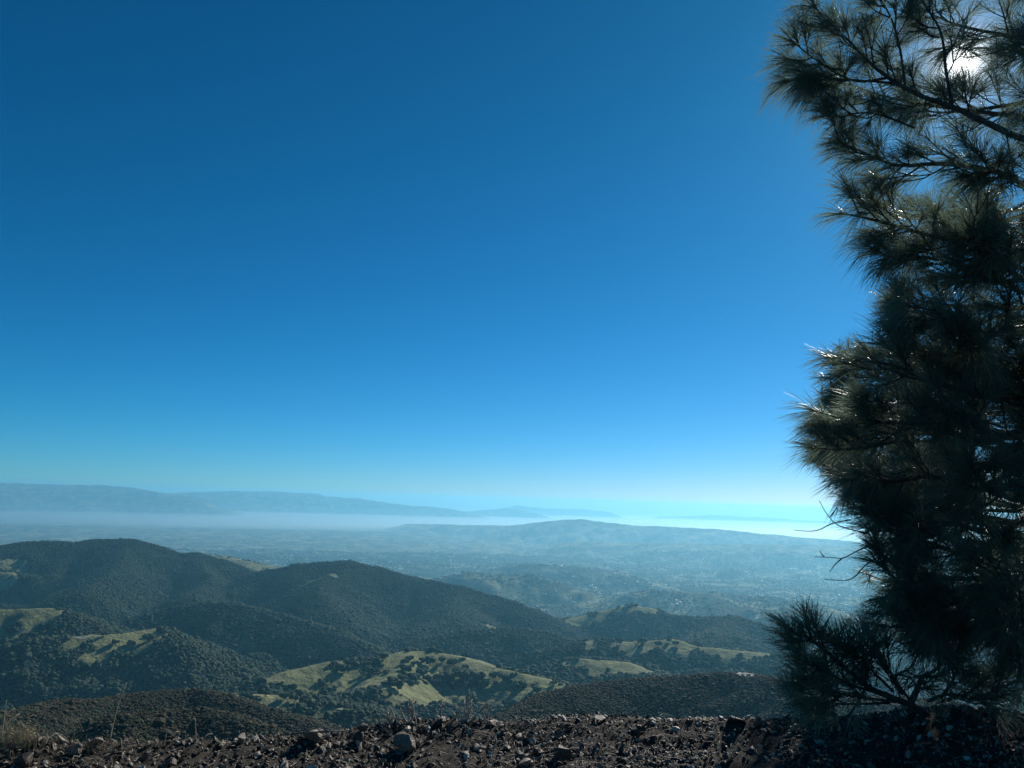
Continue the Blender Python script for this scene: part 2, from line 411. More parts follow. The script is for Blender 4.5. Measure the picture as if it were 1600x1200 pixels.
ELEV = np.maximum.accumulate((GZ - CAMZ) / RR, axis=0)
def seen(x, y, z, extra):
    r = np.hypot(x, y); a = np.arctan2(x, y)
    i = np.clip(np.searchsorted(rr, r) - 2, 0, len(rr) - 1); j = np.clip(np.interp(a, az[:NDENSE], np.arange(NDENSE)).round().astype(int), 0, NDENSE - 1)
    return (z + extra - CAMZ) / r >= ELEV[i, j] - .0006

def hit(px, py, rmin=300):
    """where the line of sight through that place of the photograph meets the land"""
    d = ray(px, py); hl = math.hypot(d[0], d[1])
    s = np.geomspace(rmin, 45000, 6000)
    x, y, z = d[0] / hl * s, d[1] / hl * s, CAMZ + d[2] / hl * s
    k = np.nonzero(tz(x, y) > z)[0]
    k = k[0] if len(k) else len(s) - 1
    return np.array([x[k], y[k], float(tz(x[k:k + 1], y[k:k + 1])[0])])

# grassy openings: (px, py, half width m, half depth m)
GRASS = [(30, 962, 120, 110), (85, 958, 60, 60), (10, 985, 70, 70), (195, 992, 110, 110), (245, 988, 60, 80), (150, 1005, 60, 70), (215, 1003, 50, 60), (5, 905, 60, 70), (20, 885, 70, 40),
         (372, 1012, 16, 90), (385, 1022, 26, 40), (400, 880, 120, 160), (425, 885, 60, 60), (445, 1056, 40, 40), (500, 905, 90, 25),
         (480, 1045, 70, 70), (510, 1042, 90, 100), (545, 1040, 110, 130), (600, 1040, 110, 160), (650, 1030, 120, 140), (700, 1032, 120, 140), (660, 1048, 120, 120), (720, 1060, 80, 90), (760, 1070, 70, 70), (680, 1060, 80, 120), (740, 1040, 90, 120), (790, 1055, 90, 90), (840, 1066, 60, 70), (640, 1078, 60, 90), (600, 1060, 80, 80), (560, 1062, 60, 70),
         (400, 1090, 45, 40), (430, 1092, 50, 40), (470, 1096, 26, 30), (520, 1108, 60, 18), (770, 982, 60, 14), (815, 984, 40, 14),
         (955, 1004, 70, 60), (1040, 1004, 100, 50), (1080, 1010, 60, 50), (1130, 1016, 60, 30), (1190, 1020, 110, 40), (905, 1034, 60, 25), (960, 1042, 70, 45), (1000, 1048, 50, 30),
         (930, 962, 120, 70), (1010, 953, 40, 30), (1000, 955, 50, 20), (1180, 966, 50, 30), (395, 884, 150, 220, 5000), (355, 870, 120, 200, 5250), (425, 887, 110, 160, 4850), (505, 907, 60, 22, 3230), (1010, 950, 45, 40, 3150), (940, 958, 110, 60, 3170)]
GR = [(hit(q[0], q[1]) if len(q) < 5 else at(q[0], q[1], q[4]), q[2], q[3]) for q in GRASS]
def woodiness(x, y):
    r = np.hypot(x, y)
    wv = np.full(np.shape(x), .85) + .38 * fbm(x / 260, y / 260, 4, 61)
    wv = wv - .25 * sstep(3300, 5000, r) * (1 - .0)
    wx = x + 28 * fbm(x / 60, y / 60, 3, 71); wy = y + 40 * fbm(x / 60 + 9, y / 60, 3, 73)
    g = np.zeros(np.shape(x))
    for c, a, b_ in GR:
        e = ((wx - c[0]) / a) ** 2 + ((wy - c[1]) / b_) ** 2
        g = np.maximum(g, 1 - sstep(.75, 1.25, e))
    cl = sstep(.12, .3, fbm(x / 75, y / 95, 3, 81))           # oak clumps on the knolls
    g = g * (1 - .62 * cl)
    return np.clip(wv * (1 - g), 0, 1)

GW = woodiness(GX, GY)
GP = sstep(5300, 6000, RR)
Vt = np.stack([GX, GY, GZ], -1).reshape(-1, 3)
me = mesh_np('terrain', Vt, None, grid_quads(len(rr), NC, True)[:, ::-1], m_terrain)
attr(me, 'wood', GW); attr(me, 'plain', GP)
tag(link('terrain', me), 'wooded and grassy hills falling away to a wide hazy plain', kind='structure')

# ground of the pull-out and the stony berm
gx = np.concatenate([-np.geomspace(30, 5.2, 26), np.linspace(-5.1, 6.2, 420), np.geomspace(6.3, 30, 26)])
gy = np.concatenate([np.linspace(-28, 3.6, 30), np.linspace(3.7, 8.6, 190), np.geomspace(8.7, 30, 34)])
X2, Y2 = np.meshgrid(gx, gy)
Z2 = ground_h(X2, Y2)
far = sstep(20, 29, np.hypot(X2, Y2)); Z2 = Z2 - far * .8
me = mesh_np('ground', np.stack([X2, Y2, Z2], -1).reshape(-1, 3), None, grid_quads(len(gy), len(gx)), m_soil)
tag(link('ground', me), 'bare brown stony soil of the roadside berm', kind='structure')

# ------------------------------------------------------------------ the air
m_haze, t, b = material('haze_air'); t.nodes.remove(b)
HAZE_D = 4.6e-5
pv = N(t, 'ShaderNodeVolumePrincipled'); pv.inputs['Color'].default_value = (.27, .735, 1.0, 1); pv.inputs['Density'].default_value = HAZE_D; pv.inputs['Anisotropy'].default_value = .46
t.links.new(pv.outputs[0], t.nodes['Material Output'].inputs['Volume'])
def box_mesh(name, x0, x1, y0, y1, z0, z1, mat):
    V = [(x, y, z) for z in (z0, z1) for y in (y0, y1) for x in (x0, x1)]
    Q = [(0, 2, 3, 1), (4, 5, 7, 6), (0, 1, 5, 4), (2, 6, 7, 3), (0, 4, 6, 2), (1, 3, 7, 5)]
    return mesh_np(name, V, None, Q, mat, False)
tag(link('haze', box_mesh('haze', -50000, 50000, -50000, 50000, GZ.min() - 30, max(GZ.max(), 10) + 12, m_haze)), 'pale blue haze filling the air over the valley', 'haze', kind='stuff')

m_fog, t, b = material('fog_air'); t.nodes.remove(b)
pv = N(t, 'ShaderNodeVolumePrincipled'); pv.inputs['Color'].default_value = (.92, .98, 1.0, 1); pv.inputs['Density'].default_value = 1 / 2600; pv.inputs['Anisotropy'].default_value = .76
t.links.new(pv.outputs[0], t.nodes['Material Output'].inputs['Volume'])
foot = [(-46000, 15000), (-14000, 15500), (-7000, 16200), (-3000, 17800), (1500, 18600), (8000, 18000), (20000, 17600), (46000, 17600), (46000, 47000), (-46000, 47000)]
FOGTOP = [-800, -790, -750, -640, -550, -515, -505, -505, -505, -765]
nf = len(foot); V = [(x, y, -930) for x, y in foot] + [(x, y, zt) for (x, y), zt in zip(foot, FOGTOP)]
bm = bmesh.new(); vv = [bm.verts.new(v) for v in V]
bm.faces.new(vv[:nf][::-1]); bm.faces.new(vv[nf:])
for k in range(nf): bm.faces.new((vv[k], vv[(k + 1) % nf], vv[nf + (k + 1) % nf], vv[nf + k]))
bmesh.ops.triangulate(bm, faces=list(bm.faces))
me = bpy.data.meshes.new('fog_bank'); bm.to_mesh(me); bm.free(); me.materials.append(m_fog)
tag(link('fog_bank', me), 'low white fog lying on the plain below the far ranges', 'fog', kind='stuff')

m_mist, t, b = material('mist_air'); t.nodes.remove(b)
pv = N(t, 'ShaderNodeVolumePrincipled'); pv.inputs['Color'].default_value = (.55, .85, 1.0, 1); pv.inputs['Density'].default_value = 2.2e-5; pv.inputs['Anisotropy'].default_value = .55
t.links.new(pv.outputs[0], t.nodes['Material Output'].inputs['Volume'])
tag(link('valley_mist', box_mesh('valley_mist', -46000, 46000, 5800, 47500, -932, -380, m_mist)), 'thin pale mist spread over the plain beyond the wooded hills', 'mist', kind='stuff')

# ------------------------------------------------------------------ instanced woods and chips
def scatter(name, P, S, Rz, make, nvar, mat, seed):
    me = bpy.data.meshes.new(name)
    me.vertices.add(len(P)); me.vertices.foreach_set('co', np.asarray(P, np.float32).ravel())
    a = me.attributes.new('scl', 'FLOAT_VECTOR', 'POINT'); a.data.foreach_set('vector', np.asarray(S, np.float32).ravel())
    a = me.attributes.new('rot', 'FLOAT_VECTOR', 'POINT'); a.data.foreach_set('vector', np.asarray(Rz, np.float32).ravel())
    a = me.attributes.new('var', 'INT', 'POINT'); a.data.foreach_set('value', np.random.default_rng(seed).integers(0, nvar, len(P)).astype(np.int32))
    o = link(name, me)
    ng = bpy.data.node_groups.new(name, 'GeometryNodeTree')
    ng.interface.new_socket('Geometry', in_out='INPUT', socket_type='NodeSocketGeometry'); ng.interface.new_socket('Geometry', in_out='OUTPUT', socket_type='NodeSocketGeometry')
    gi, go = N(ng, 'NodeGroupInput'), N(ng, 'NodeGroupOutput')
    join = N(ng, 'GeometryNodeGeometryToInstance')
    for v in reversed(range(nvar)):
        ng.links.new(make(ng, v), join.inputs[0])
    iop = N(ng, 'GeometryNodeInstanceOnPoints')
    ng.links.new(gi.outputs[0], iop.inputs['Points']); ng.links.new(join.outputs[0], iop.inputs['Instance'])
    iop.inputs['Pick Instance'].default_value = True
    for nm, dt, sk in (('scl', 'FLOAT_VECTOR', 'Scale'), ('rot', 'FLOAT_VECTOR', 'Rotation'), ('var', 'INT', 'Instance Index')):
        na = N(ng, 'GeometryNodeInputNamedAttribute', data_type=dt); na.inputs['Name'].default_value = nm
        ng.links.new(na.outputs['Attribute'], iop.inputs[sk])
    sm = N(ng, 'GeometryNodeSetMaterial'); sm.inputs['Material'].default_value = mat
    ng.links.new(iop.outputs[0], sm.inputs[0]); ng.links.new(sm.outputs[0], go.inputs[0])
    md = o.modifiers.new('scatter', 'NODES'); md.node_group = ng
    me.materials.append(mat)
    return o

def lump(ng, v, sub, scale, amp, squash, lift, hull=False):
    ic = N(ng, 'GeometryNodeMeshIcoSphere'); ic.inputs['Subdivisions'].default_value = sub; ic.inputs['Radius'].default_value = .5
    nz = N(ng, 'ShaderNodeTexNoise'); nz.inputs['Scale'].default_value = scale; nz.inputs['Detail'].default_value = 2
    pos = N(ng, 'GeometryNodeInputPosition'); off = N(ng, 'ShaderNodeVectorMath', operation='ADD'); off.inputs[1].default_value = (v * 13.7, v * 5.1, v * 3.3)
    ng.links.new(pos.outputs[0], off.inputs[0]); ng.links.new(off.outputs[0], nz.inputs['Vector'])
    sb = N(ng, 'ShaderNodeVectorMath', operation='SUBTRACT'); sb.inputs[1].default_value = (.5, .5, .5)
    ng.links.new(nz.outputs['Color'], sb.inputs[0])
    sl = N(ng, 'ShaderNodeVectorMath', operation='SCALE'); sl.inputs['Scale'].default_value = amp; ng.links.new(sb.outputs[0], sl.inputs[0])
    sp = N(ng, 'GeometryNodeSetPosition'); ng.links.new(ic.outputs[0], sp.inputs[0]); ng.links.new(sl.outputs[0], sp.inputs['Offset'])
    tr = N(ng, 'GeometryNodeTransform'); ng.links.new(sp.outputs[0], tr.inputs[0])
    tr.inputs['Scale'].default_value = (1, 1, squash); tr.inputs['Translation'].default_value = (0, 0, lift)
    out = tr.outputs[0]
    if hull:
        h = N(ng, 'GeometryNodeConvexHull'); ng.links.new(out, h.inputs[0]); out = h.outputs[0]
    ss = N(ng, 'GeometryNodeSetShadeSmooth'); ss.inputs['Shade Smooth'].default_value = False
    ng.links.new(out, ss.inputs[0])
    return ss.outputs[0]

# woodland: points by area, kept where wood grows and the land can be seen
n = 1500000
r_ = np.sqrt(rng.uniform(380 ** 2, 5000 ** 2, n)); a_ = rng.uniform(math.radians(-38), math.radians(38), n)
x, y = r_ * np.sin(a_), r_ * np.cos(a_)
keep = rng.uniform(0, 1, n) < np.where(r_ < 1000, 1.0, .75)
x, y, r_ = x[keep], y[keep], r_[keep]
z = tz(x, y); s_ = seen(x, y, z, 6)
x, y, z, r_ = x[s_], y[s_], z[s_], r_[s_]
wv = woodiness(x, y)
k = (rng.uniform(.28, .75, len(x)) < wv)
x, y, z, r_, wv = x[k], y[k], z[k], r_[k], wv[k]
near = sstep(1250, 900, r_)
size = rng.lognormal(0, .33, len(x)) * ((5.4 - 1.2 * sstep(1800, 3800, r_)) * (1 - near) + 1.7 * near)
S = np.stack([size * rng.uniform(.9, 1.25, len(x)), size * rng.uniform(.9, 1.25, len(x)), size * rng.uniform(.75, 1.15, len(x)) * (1 - .3 * near)], -1)
Rr = np.stack([np.zeros(len(x)), np.zeros(len(x)), rng.uniform(0, 6.28, len(x))], -1)
# tree clumps and creek woods out on the plain
n = 260000
r2 = np.sqrt(rng.uniform(5000 ** 2, 11500 ** 2, n)); a2 = rng.uniform(math.radians(-36), math.radians(36), n)
x2, y2 = r2 * np.sin(a2), r2 * np.cos(a2)
k = (fbm(x2 / 420, y2 / 420, 4, 131) + .25 * rng.normal(0, 1, n) > .16); x2, y2, r2 = x2[k], y2[k], r2[k]
z2 = tz(x2, y2); k = seen(x2, y2, z2, 6); x2, y2, z2, r2 = x2[k], y2[k], z2[k], r2[k]
s2 = rng.lognormal(0, .35, len(x2)) * (8 + 7 * sstep(5000, 10000, r2)); s2 = np.stack([s2 * 1.2, s2 * 1.2, s2 * .8], -1)
x, y, z, S = np.concatenate([x, x2]), np.concatenate([y, y2]), np.concatenate([z, z2]), np.concatenate([S, s2])
Rr = np.concatenate([Rr, np.stack([0 * x2, 0 * x2, rng.uniform(0, 6.28, len(x2))], -1)])
print('woodland points', len(x))
o = scatter('woodland', np.stack([x, y, z], -1), S, Rr, lambda ng, v: lump(ng, v, 2, 2.6, .55, .9, .3), 5, m_wood, 3)
tag(o, 'dark oak woodland and scrub covering the hills', 'woodland', kind='stuff')
# extra low scrub on the close spurs
n = 420000
r_ = np.sqrt(rng.uniform(380 ** 2, 950 ** 2, n)); a_ = rng.uniform(math.radians(-38), math.radians(38), n)
x, y = r_ * np.sin(a_), r_ * np.cos(a_); z = tz(x, y)
k = seen(x, y, z, 2) & (rng.uniform(.2, .8, n) < woodiness(x, y))
x, y, z = x[k], y[k], z[k]; size = rng.lognormal(0, .4, len(x)) * 1.25
S = np.stack([size * 1.15, size * 1.15, size * .8], -1); Rr = np.stack([0 * x, 0 * x, rng.uniform(0, 6.28, len(x))], -1)
o = scatter('scrub', np.stack([x, y, z], -1), S, Rr, lambda ng, v: lump(ng, v, 1, 3.0, .6, .9, .3), 5, m_scrub, 4)
tag(o, 'low dry scrub on the close spurs below the berm', 'scrub', kind='stuff')

# ------------------------------------------------------------------ small shapes
def tube(P, rad, nseg=6):
    """tapered tube along points P with radii rad -> V, Q, T"""
    P = np.asarray(P, float); n = len(P); rad = np.broadcast_to(np.asarray(rad, float), (n,))
    tg = np.gradient(P, axis=0); tg /= np.linalg.norm(tg, axis=1)[:, None] + 1e-9
    up = np.array([0, 0, 1.0]) if abs(tg[0, 2]) < .9 else np.array([1.0, 0, 0])
    V = []
    for i in range(n):
        a = np.cross(tg[i], up); a /= np.linalg.norm(a) + 1e-9; b2 = np.cross(tg[i], a); up = -b2 if b2 @ up < 0 else b2
        b2 = np.cross(a, tg[i]); up = b2
        th = np.arange(nseg) * 2 * math.pi / nseg
        V.append(P[i] + rad[i] * (np.cos(th)[:, None] * a + np.sin(th)[:, None] * b2))
    V = np.concatenate(V); Q = grid_quads(n, nseg, True)
    e = (n - 1) * nseg
    T = [(e, e + k, e + k + 1) for k in range(1, nseg - 1)] + [(0, k + 1, k) for k in range(1, nseg - 1)]
    return V, Q, np.array(T)

def merge(parts):
    Vs, Qs, Ts, o_ = [], [], [], 0
    for V, Q, T in parts:
        Vs.append(V); Qs.append(np.asarray(Q).reshape(-1, 4) + o_); Ts.append(np.asarray(T).reshape(-1, 3) + o_); o_ += len(V)
    return np.concatenate(Vs), np.concatenate(Ts), np.concatenate(Qs)

def smooth_path(P, n):
    """Catmull-Rom through the given points"""
    P = np.asarray(P, float); Pp = np.vstack([2 * P[0] - P[1], P, 2 * P[-1] - P[-2]])
    out = []
    for u in np.linspace(0, len(P) - 1 - 1e-6, n):
        i = int(u); f = u - i; a, b2, c2, d2 = Pp[i:i + 4]
        out.append(.5 * (2 * b2 + (c2 - a) * f + (2 * a - 5 * b2 + 4 * c2 - d2) * f * f + (3 * b2 - a - 3 * c2 + d2) * f ** 3))
    return np.array(out)

def unit(v): return v / (np.linalg.norm(v) + 1e-9)

# ------------------------------------------------------------------ oaks one can tell apart on the grassy knolls
def oak_mesh(seed):
    rg = np.random.default_rng(seed); bm = bmesh.new()
    for k in range(6):
        c = np.array([rg.normal(0, .22), rg.normal(0, .22), .62 + rg.normal(0, .10)]) if k else np.array([0, 0, .6])
        r0 = rg.uniform(.22, .36)
        mt = bmesh.ops.create_icosphere(bm, subdivisions=2, radius=r0, matrix=Matrix.Translation(Vector(c)))
        for v in mt['verts']:
            v.co += Vector(rg.normal(0, .05, 3))
    top = list(bm.faces)
    for f in top: f.material_index = 0
    ret = bmesh.ops.create_cone(bm, cap_ends=True, segments=6, radius1=.05, radius2=.035, depth=.6, matrix=Matrix.Translation((0, 0, .26)))
    fs = {f for v in ret['verts'] for f in v.link_faces}
    for f in fs: f.material_index = 1
    me = bpy.data.meshes.new('oak_tree'); bm.to_mesh(me); bm.free()
    me.materials.append(m_wood); me.materials.append(m_bark)
    return me
oaks = [oak_mesh(100 + i) for i in range(5)]
rg = np.random.default_rng(5)
KNOLLS = [
    ([(598, 1032), (632, 1038), (640, 1034), (648, 1040), (660, 1036), (672, 1040), (690, 1036), (706, 1040), (728, 1028), (725, 1046), (712, 1052), (720, 1060), (735, 1055), (742, 1068), (752, 1062), (768, 1060), (780, 1062), (788, 1064),
      (758, 1074), (775, 1072), (655, 1058), (645, 1066), (668, 1066), (635, 1052), (572, 1050), (580, 1056), (612, 1070), (622, 1078), (700, 1062), (682, 1072), (690, 1066), (800, 1082), (810, 1078), (838, 1084), (835, 1078), (520, 1040), (538, 1052), (595, 1046)],
     'dark round oak dotted on the big pale grassy knoll', 'oaks on the big grassy knoll', 13),
    ([(415, 1088), (444, 1092), (385, 1094), (396, 1098), (462, 1096), (480, 1099)], 'dark oak on the low grass rise under the big knoll', 'oaks on the low grass rise', 10),
    ([(257, 999), (165, 994), (230, 1002), (205, 1010), (180, 1008), (150, 985), (245, 1010)], 'dark oak on the curved pale grass ridge among the woods', 'oaks on the curved grass ridge', 13),
    ([(970, 1006), (1045, 1003), (1056, 1008), (1030, 1010), (1090, 1012), (1006, 1006)], 'dark oak on the grass strip under the flat-topped hill', 'oaks on the grass strip below the flat-topped hill', 13),
    ([(866, 1070), (878, 1066), (886, 1072), (895, 1068), (905, 1064)], 'dark tree in the row along the shaded bare spur', 'trees along the shaded bare spur', 7),
]
for pts, label, group, size in KNOLLS:
    for (px, py) in pts:
        P = hit(px, py, 1000 if size > 8 else 400)
        o = link('oak_tree', oaks[int(rg.integers(5))]); o.location = (P[0], P[1], P[2] - .3)
        f_ = rg.uniform(.7, 1.4); s_ = size * f_; o.scale = (s_ * 1.15, s_ * 1.15, s_); o.rotation_euler = (0, 0, rg.uniform(0, 6.28))
        ys = sorted(q[1] for q in pts); lv = 'near its crest' if py <= ys[len(ys) // 3] else 'low on its side' if py >= ys[2 * len(ys) // 3] else 'half way down'
        tag(o, ('small ' if f_ < .9 else 'broad ' if f_ > 1.2 else 'middling ') + label + ', ' + lv, 'tree', group)

# ------------------------------------------------------------------ tracks, the lookout, the far town
def track(pts, width, label, rmin=300):
    P = np.array([hit(*q, rmin) for q in pts]); Q = smooth_path(P, len(P) * 10)
    tg = np.gradient(Q[:, :2], axis=0); tg /= np.linalg.norm(tg, axis=1)[:, None]; nn = np.stack([-tg[:, 1], tg[:, 0]], -1) * width / 2
    rows = []
    for k in np.linspace(-1, 1, 5):
        xy = Q[:, :2] + nn * k; rows.append(np.column_stack([xy, tz(xy[:, 0], xy[:, 1]) + .8 - .35 * abs(k) ** 3]))
    me = mesh_np('dirt_track', np.stack(rows, 1).reshape(-1, 3), None, grid_quads(len(Q), 5), m_track)
    tag(link('dirt_track', me), label, kind='structure')
track([(368, 945), (385, 944), (405, 952), (425, 956), (448, 962), (462, 968)], 9, 'pale dirt track along a wooded spur')
track([(110, 996), (140, 993), (190, 990), (235, 984)], 7, 'dirt track along the curved grass ridge')
track([(752, 982), (775, 984), (800, 984), (815, 985)], 8, 'bare strip on the low wooded rise')
track([(1178, 962), (1195, 970), (1206, 976), (1218, 980)], 26, 'pale road beyond the flat-topped hill')
track([(500, 1100), (520, 1106), (545, 1112), (560, 1116)], 6, 'bare track at the foot of the low grass rise')

m_slab, t, b = material('bare_clearing')
t.links.new(ramp(t, noise(t, geo_pos(t), .4, 4), [(.3, (.34, .31, .27)), (.7, (.55, .52, .47))]), b.inputs['Base Color']); b.inputs['Roughness'].default_value = .9
P = hit(1168, 1054)
bm = bmesh.new(); nb = 14
ring = [bm.verts.new((P[0] + 9 * math.cos(q) * (1 + .25 * math.sin(3 * q)), P[1] + 12 * math.sin(q), 0)) for q in np.linspace(0, 2 * math.pi, nb, False)]
for v in ring: v.co.z = float(tz(np.array([v.co.x]), np.array([v.co.y]))[0]) + 1.0
cv = bm.verts.new((P[0], P[1], P[2] + 1.6))
for k in range(nb): bm.faces.new((ring[k], ring[(k + 1) % nb], cv))
me = bpy.data.meshes.new('clearing'); bm.to_mesh(me); bm.free(); me.materials.append(m_slab)
tag(link('clearing', me), 'pale bare clearing on the crest of the shaded spur', kind='structure')

# far town: pale roofs in the plain
n = 2600
a_ = rng.uniform(math.radians(-30), math.radians(33), n); r_ = rng.uniform(5200, 15000, n)
x, y = r_ * np.sin(a_), r_ * np.cos(a_)
k = fbm(x / 1500, y / 1500, 3, 91) + .12 * np.sin(a_ * 3 + .4) > .05
x, y, r_ = x[k], y[k], r_[k]; z = tz(x, y)
sx, sy, sz = rng.uniform(9, 26, len(x)), rng.uniform(9, 20, len(x)), rng.uniform(5, 10, len(x))
cube = np.array([(i, j, l) for l in (0, 1) for j in (-.5, .5) for i in (-.5, .5)]); gab = np.array([(-.5, 0, 1.5), (.5, 0, 1.5)])
hv = np.vstack([cube, gab])
V = (hv[None] * np.stack([sx, sy, sz], -1)[:, None, :]); th = rng.uniform(0, 3.14, len(x)); c_, s_ = np.cos(th)[:, None], np.sin(th)[:, None]
V = np.stack([V[..., 0] * c_ - V[..., 1] * s_ + x[:, None], V[..., 0] * s_ + V[..., 1] * c_ + y[:, None], V[..., 2] + z[:, None] - 1], -1)
Qh = np.array([(0, 1, 5, 4), (2, 6, 7, 3), (4, 5, 9, 8), (7, 6, 8, 9)]); Th = np.array([(4, 8, 6), (5, 7, 9)]); Qe = np.array([(0, 4, 6, 2), (1, 3, 7, 5)])
Qh = np.vstack([Qh, Qe]); offs = (np.arange(len(x)) * 10)[:, None, None]
me = mesh_np('far_town', V.reshape(-1, 3), (Th[None] + offs).reshape(-1, 3), (Qh[None] + offs).reshape(-1, 4), m_house, False)
tag(link('far_town', me), 'scattered pale houses of a far town in the valley', 'town', kind='stuff')
m_white, t, b = material('white_roofing')
t.links.new(ramp(t, noise(t, geo_pos(t), .02, 3), [(.3, (.6, .6, .58)), (.7, (.85, .85, .83))]), b.inputs['Base Color']); b.inputs['Roughness'].default_value = .45
for (px, py, L, W_, label) in [(423, 815, 330, 120, 'longest white roof among the far buildings on the plain'), (565, 824, 170, 80, 'white roof on the plain beneath the end of the far range'), (952, 879, 140, 50, 'slanting pale roof beside the far town'),
                            (716, 899, 60, 30, 'small pale building in the valley behind the central wooded hill'), (1240, 890, 120, 50, 'white roof on the plain near the pine boughs'), (906, 866, 60, 40, 'pale block standing in the middle of the far town')]:
    P = hit(px, py, 4500)
    hh = 14
    bm = bmesh.new(); bmesh.ops.create_cube(bm, size=1)
    for v in bm.verts: v.co = Vector((v.co.x * L, v.co.y * W_, (v.co.z + .5) * hh - 3))
    wt = [f for f in bm.faces if f.normal.z > .9]
    r2 = bmesh.ops.inset_region(bm, faces=wt, thickness=W_ * .2)
    for f in wt:
        for v in f.verts: v.co.z += 6
    me = bpy.data.meshes.new('far_building'); bm.to_mesh(me); bm.free(); me.materials.append(m_white)
    o = link('far_building', me); o.location = tuple(P); o.rotation_euler = (0, 0, .2)
    tag(o, label, 'building')

# ------------------------------------------------------------------ the stony berm: chips, stones, boulders
def put(px, py, lo=3.2, hi=11.0):
    """ground point of the pull-out seen at that place of the photograph"""
    d = ray(px, py); hl = math.hypot(d[0], d[1]); s = np.linspace(lo, hi, 1600)
    x, y, z = d[0] / hl * s, d[1] / hl * s, CAMZ + d[2] / hl * s
    k = np.nonzero(ground_h(x, y) > z)[0]
    if len(k): k = k[0]
    else: k = int(np.argmin(np.abs(y - np.interp(x, CREST[:, 0], CREST[:, 1]))))
    return np.array([x[k], y[k], float(ground_h(x[k:k + 1], y[k:k + 1])[0])])

n = 110000
x = rng.uniform(-5.4, 6.4, n); y = rng.uniform(3.9, 7.6, n)
yc = np.interp(x, CREST[:, 0], CREST[:, 1]); k = y < yc + .35; x, y = x[k], y[k]
dens = .5 + .9 * fbm(x * 1.3, y * 1.3, 3, 15); k = rng.uniform(0, 1, len(x)) < np.clip(dens * 1.5 - .1, .12, 1); x, y = x[k], y[k]
sz = np.clip(rng.lognormal(math.log(.0135), .6, len(x)), .006, .07)
S = np.stack([sz * rng.uniform(.8, 1.7, len(x)), sz * rng.uniform(.6, 1.2, len(x)), sz * rng.uniform(.3, .9, len(x))], -1)
Rr = np.stack([rng.normal(0, .85, len(x)), rng.normal(0, .85, len(x)), rng.uniform(0, 6.28, len(x))], -1)
o = scatter('gravel', np.stack([x, y, ground_h(x, y) + sz * .12], -1), S, Rr, lambda ng, v: lump(ng, v, 1, 1.6, 1.25, .75, 0, True), 12, m_chip, 6)
tag(o, 'angular brown rock chips covering the roadside berm', 'gravel', kind='stuff')

def rock_mesh(seed, detail):
    rg = np.random.default_rng(seed); bm = bmesh.new()
    for k in range(14 if detail else 11):
        v = unit(rg.normal(0, 1, 3)) * rg.uniform(.38, .55); bm.verts.new(v * np.array([1.1, .85, .7]))
    bmesh.ops.convex_hull(bm, input=bm.verts)
    bmesh.ops.delete(bm, geom=[v for v in bm.verts if not v.link_faces], context='VERTS')
    if detail:
        bmesh.ops.bevel(bm, geom=list(bm.edges), offset=.035, segments=1, affect='EDGES')
        bmesh.ops.triangulate(bm, faces=list(bm.faces))
        bmesh.ops.subdivide_edges(bm, edges=[e for e in bm.edges if e.calc_length() > .18], cuts=1)
        bmesh.ops.triangulate(bm, faces=list(bm.faces))
        for v in bm.verts: v.co += Vector(rg.normal(0, .014, 3))
    me = bpy.data.meshes.new('rock'); bm.to_mesh(me); bm.free(); me.materials.append(m_rock)
    return me
big = [rock_mesh(300 + i, True) for i in range(8)]; small = [rock_mesh(400 + i, False) for i in range(10)]
rg = np.random.default_rng(12)
# named rocks: px, py of the foot, width m, height m, label
ROCKS = [(378, 1150, .085, .09, 'grey rock with one sunlit face standing on the berm edge'),
         (487, 1150, .19, .16, 'dark rounded boulder standing proud on the berm edge'),
         (567, 1134, .095, .10, 'dark rock with a pale sunlit end perched on the berm edge'),
         (118, 1162, .12, .10, 'dark wedge-shaped stone beside a pale brown stone'),
         (150, 1168, .11, .10, 'pale brown stone beside a dark wedge-shaped stone'),
         (632, 1172, .20, .16, 'largest tan-topped rock half sunk in the gravel slope'),
         (690, 1130, .13, .06, 'flat dark slab beside the dry burnt twigs'),
         (878, 1190, .17, .15, 'leaning dark block with a square face in the gravel'),
         (838, 1180, .11, .08, 'dark stone next to the leaning square block'),
         (820, 1198, .16, .10, 'pale creamy stones partly under dry twigs'),
         (35, 1200, .16, .12, 'dark boulder cut off at the foot of the gravel slope'),
         (770, 1125, .10, .06, 'pale-edged flat stone on the berm crest'),
         (936, 1114, .16, .06, 'low dark stone where the shaded crest begins'),
         (1150, 1118, .18, .06, 'black stone on the shaded crest near the pine'),
         (265, 1198, .10, .07, 'light brown stone in the gravel below the tall dry stalk'),
         (345, 1168, .07, .05, 'small yellowish stone below the grey sunlit rock'),
         (60, 1160, .10, .05, 'low stone beside the dry grass tuft'),
         (1000, 1142, .12, .09, 'dark stone at the edge of the pine shade'),
         (560, 1160, .12, .11, 'upright dark rock among the chips under the perched rock'),
         (450, 1144, .06, .04, 'small dark stone next to the rounded boulder')]
def tone_of(label):
    if 'pale' in label or 'creamy' in label or 'yellowish' in label:
        return 'tan' if 'brown' in label or 'edged' in label else 'pale' if 'end' not in label else 'brown'
    return 'tan' if 'tan' in label else 'black' if 'black' in label else 'dark brown' if 'dark' in label else 'brown'
SPOT = []
def colour(o, tn): o.color = (*TONES[tn], 1)
NEAR = ['the grey sunlit rock', 'the dark rounded boulder', 'the perched rock', 'the dark wedge stone', 'the pale brown stone', 'the largest tan-topped rock', 'the burnt twigs', 'the leaning square block', 'the leaning square block', 'the creamy stones',
        'the boulder at the slope foot', 'the flat pale-edged stone', 'the start of the shaded crest', 'the black stone by the pine', 'the tall dry stalk', 'the yellowish stone', 'the dry grass tuft', 'the edge of the pine shade', 'the upright dark rock', 'the dark rounded boulder']
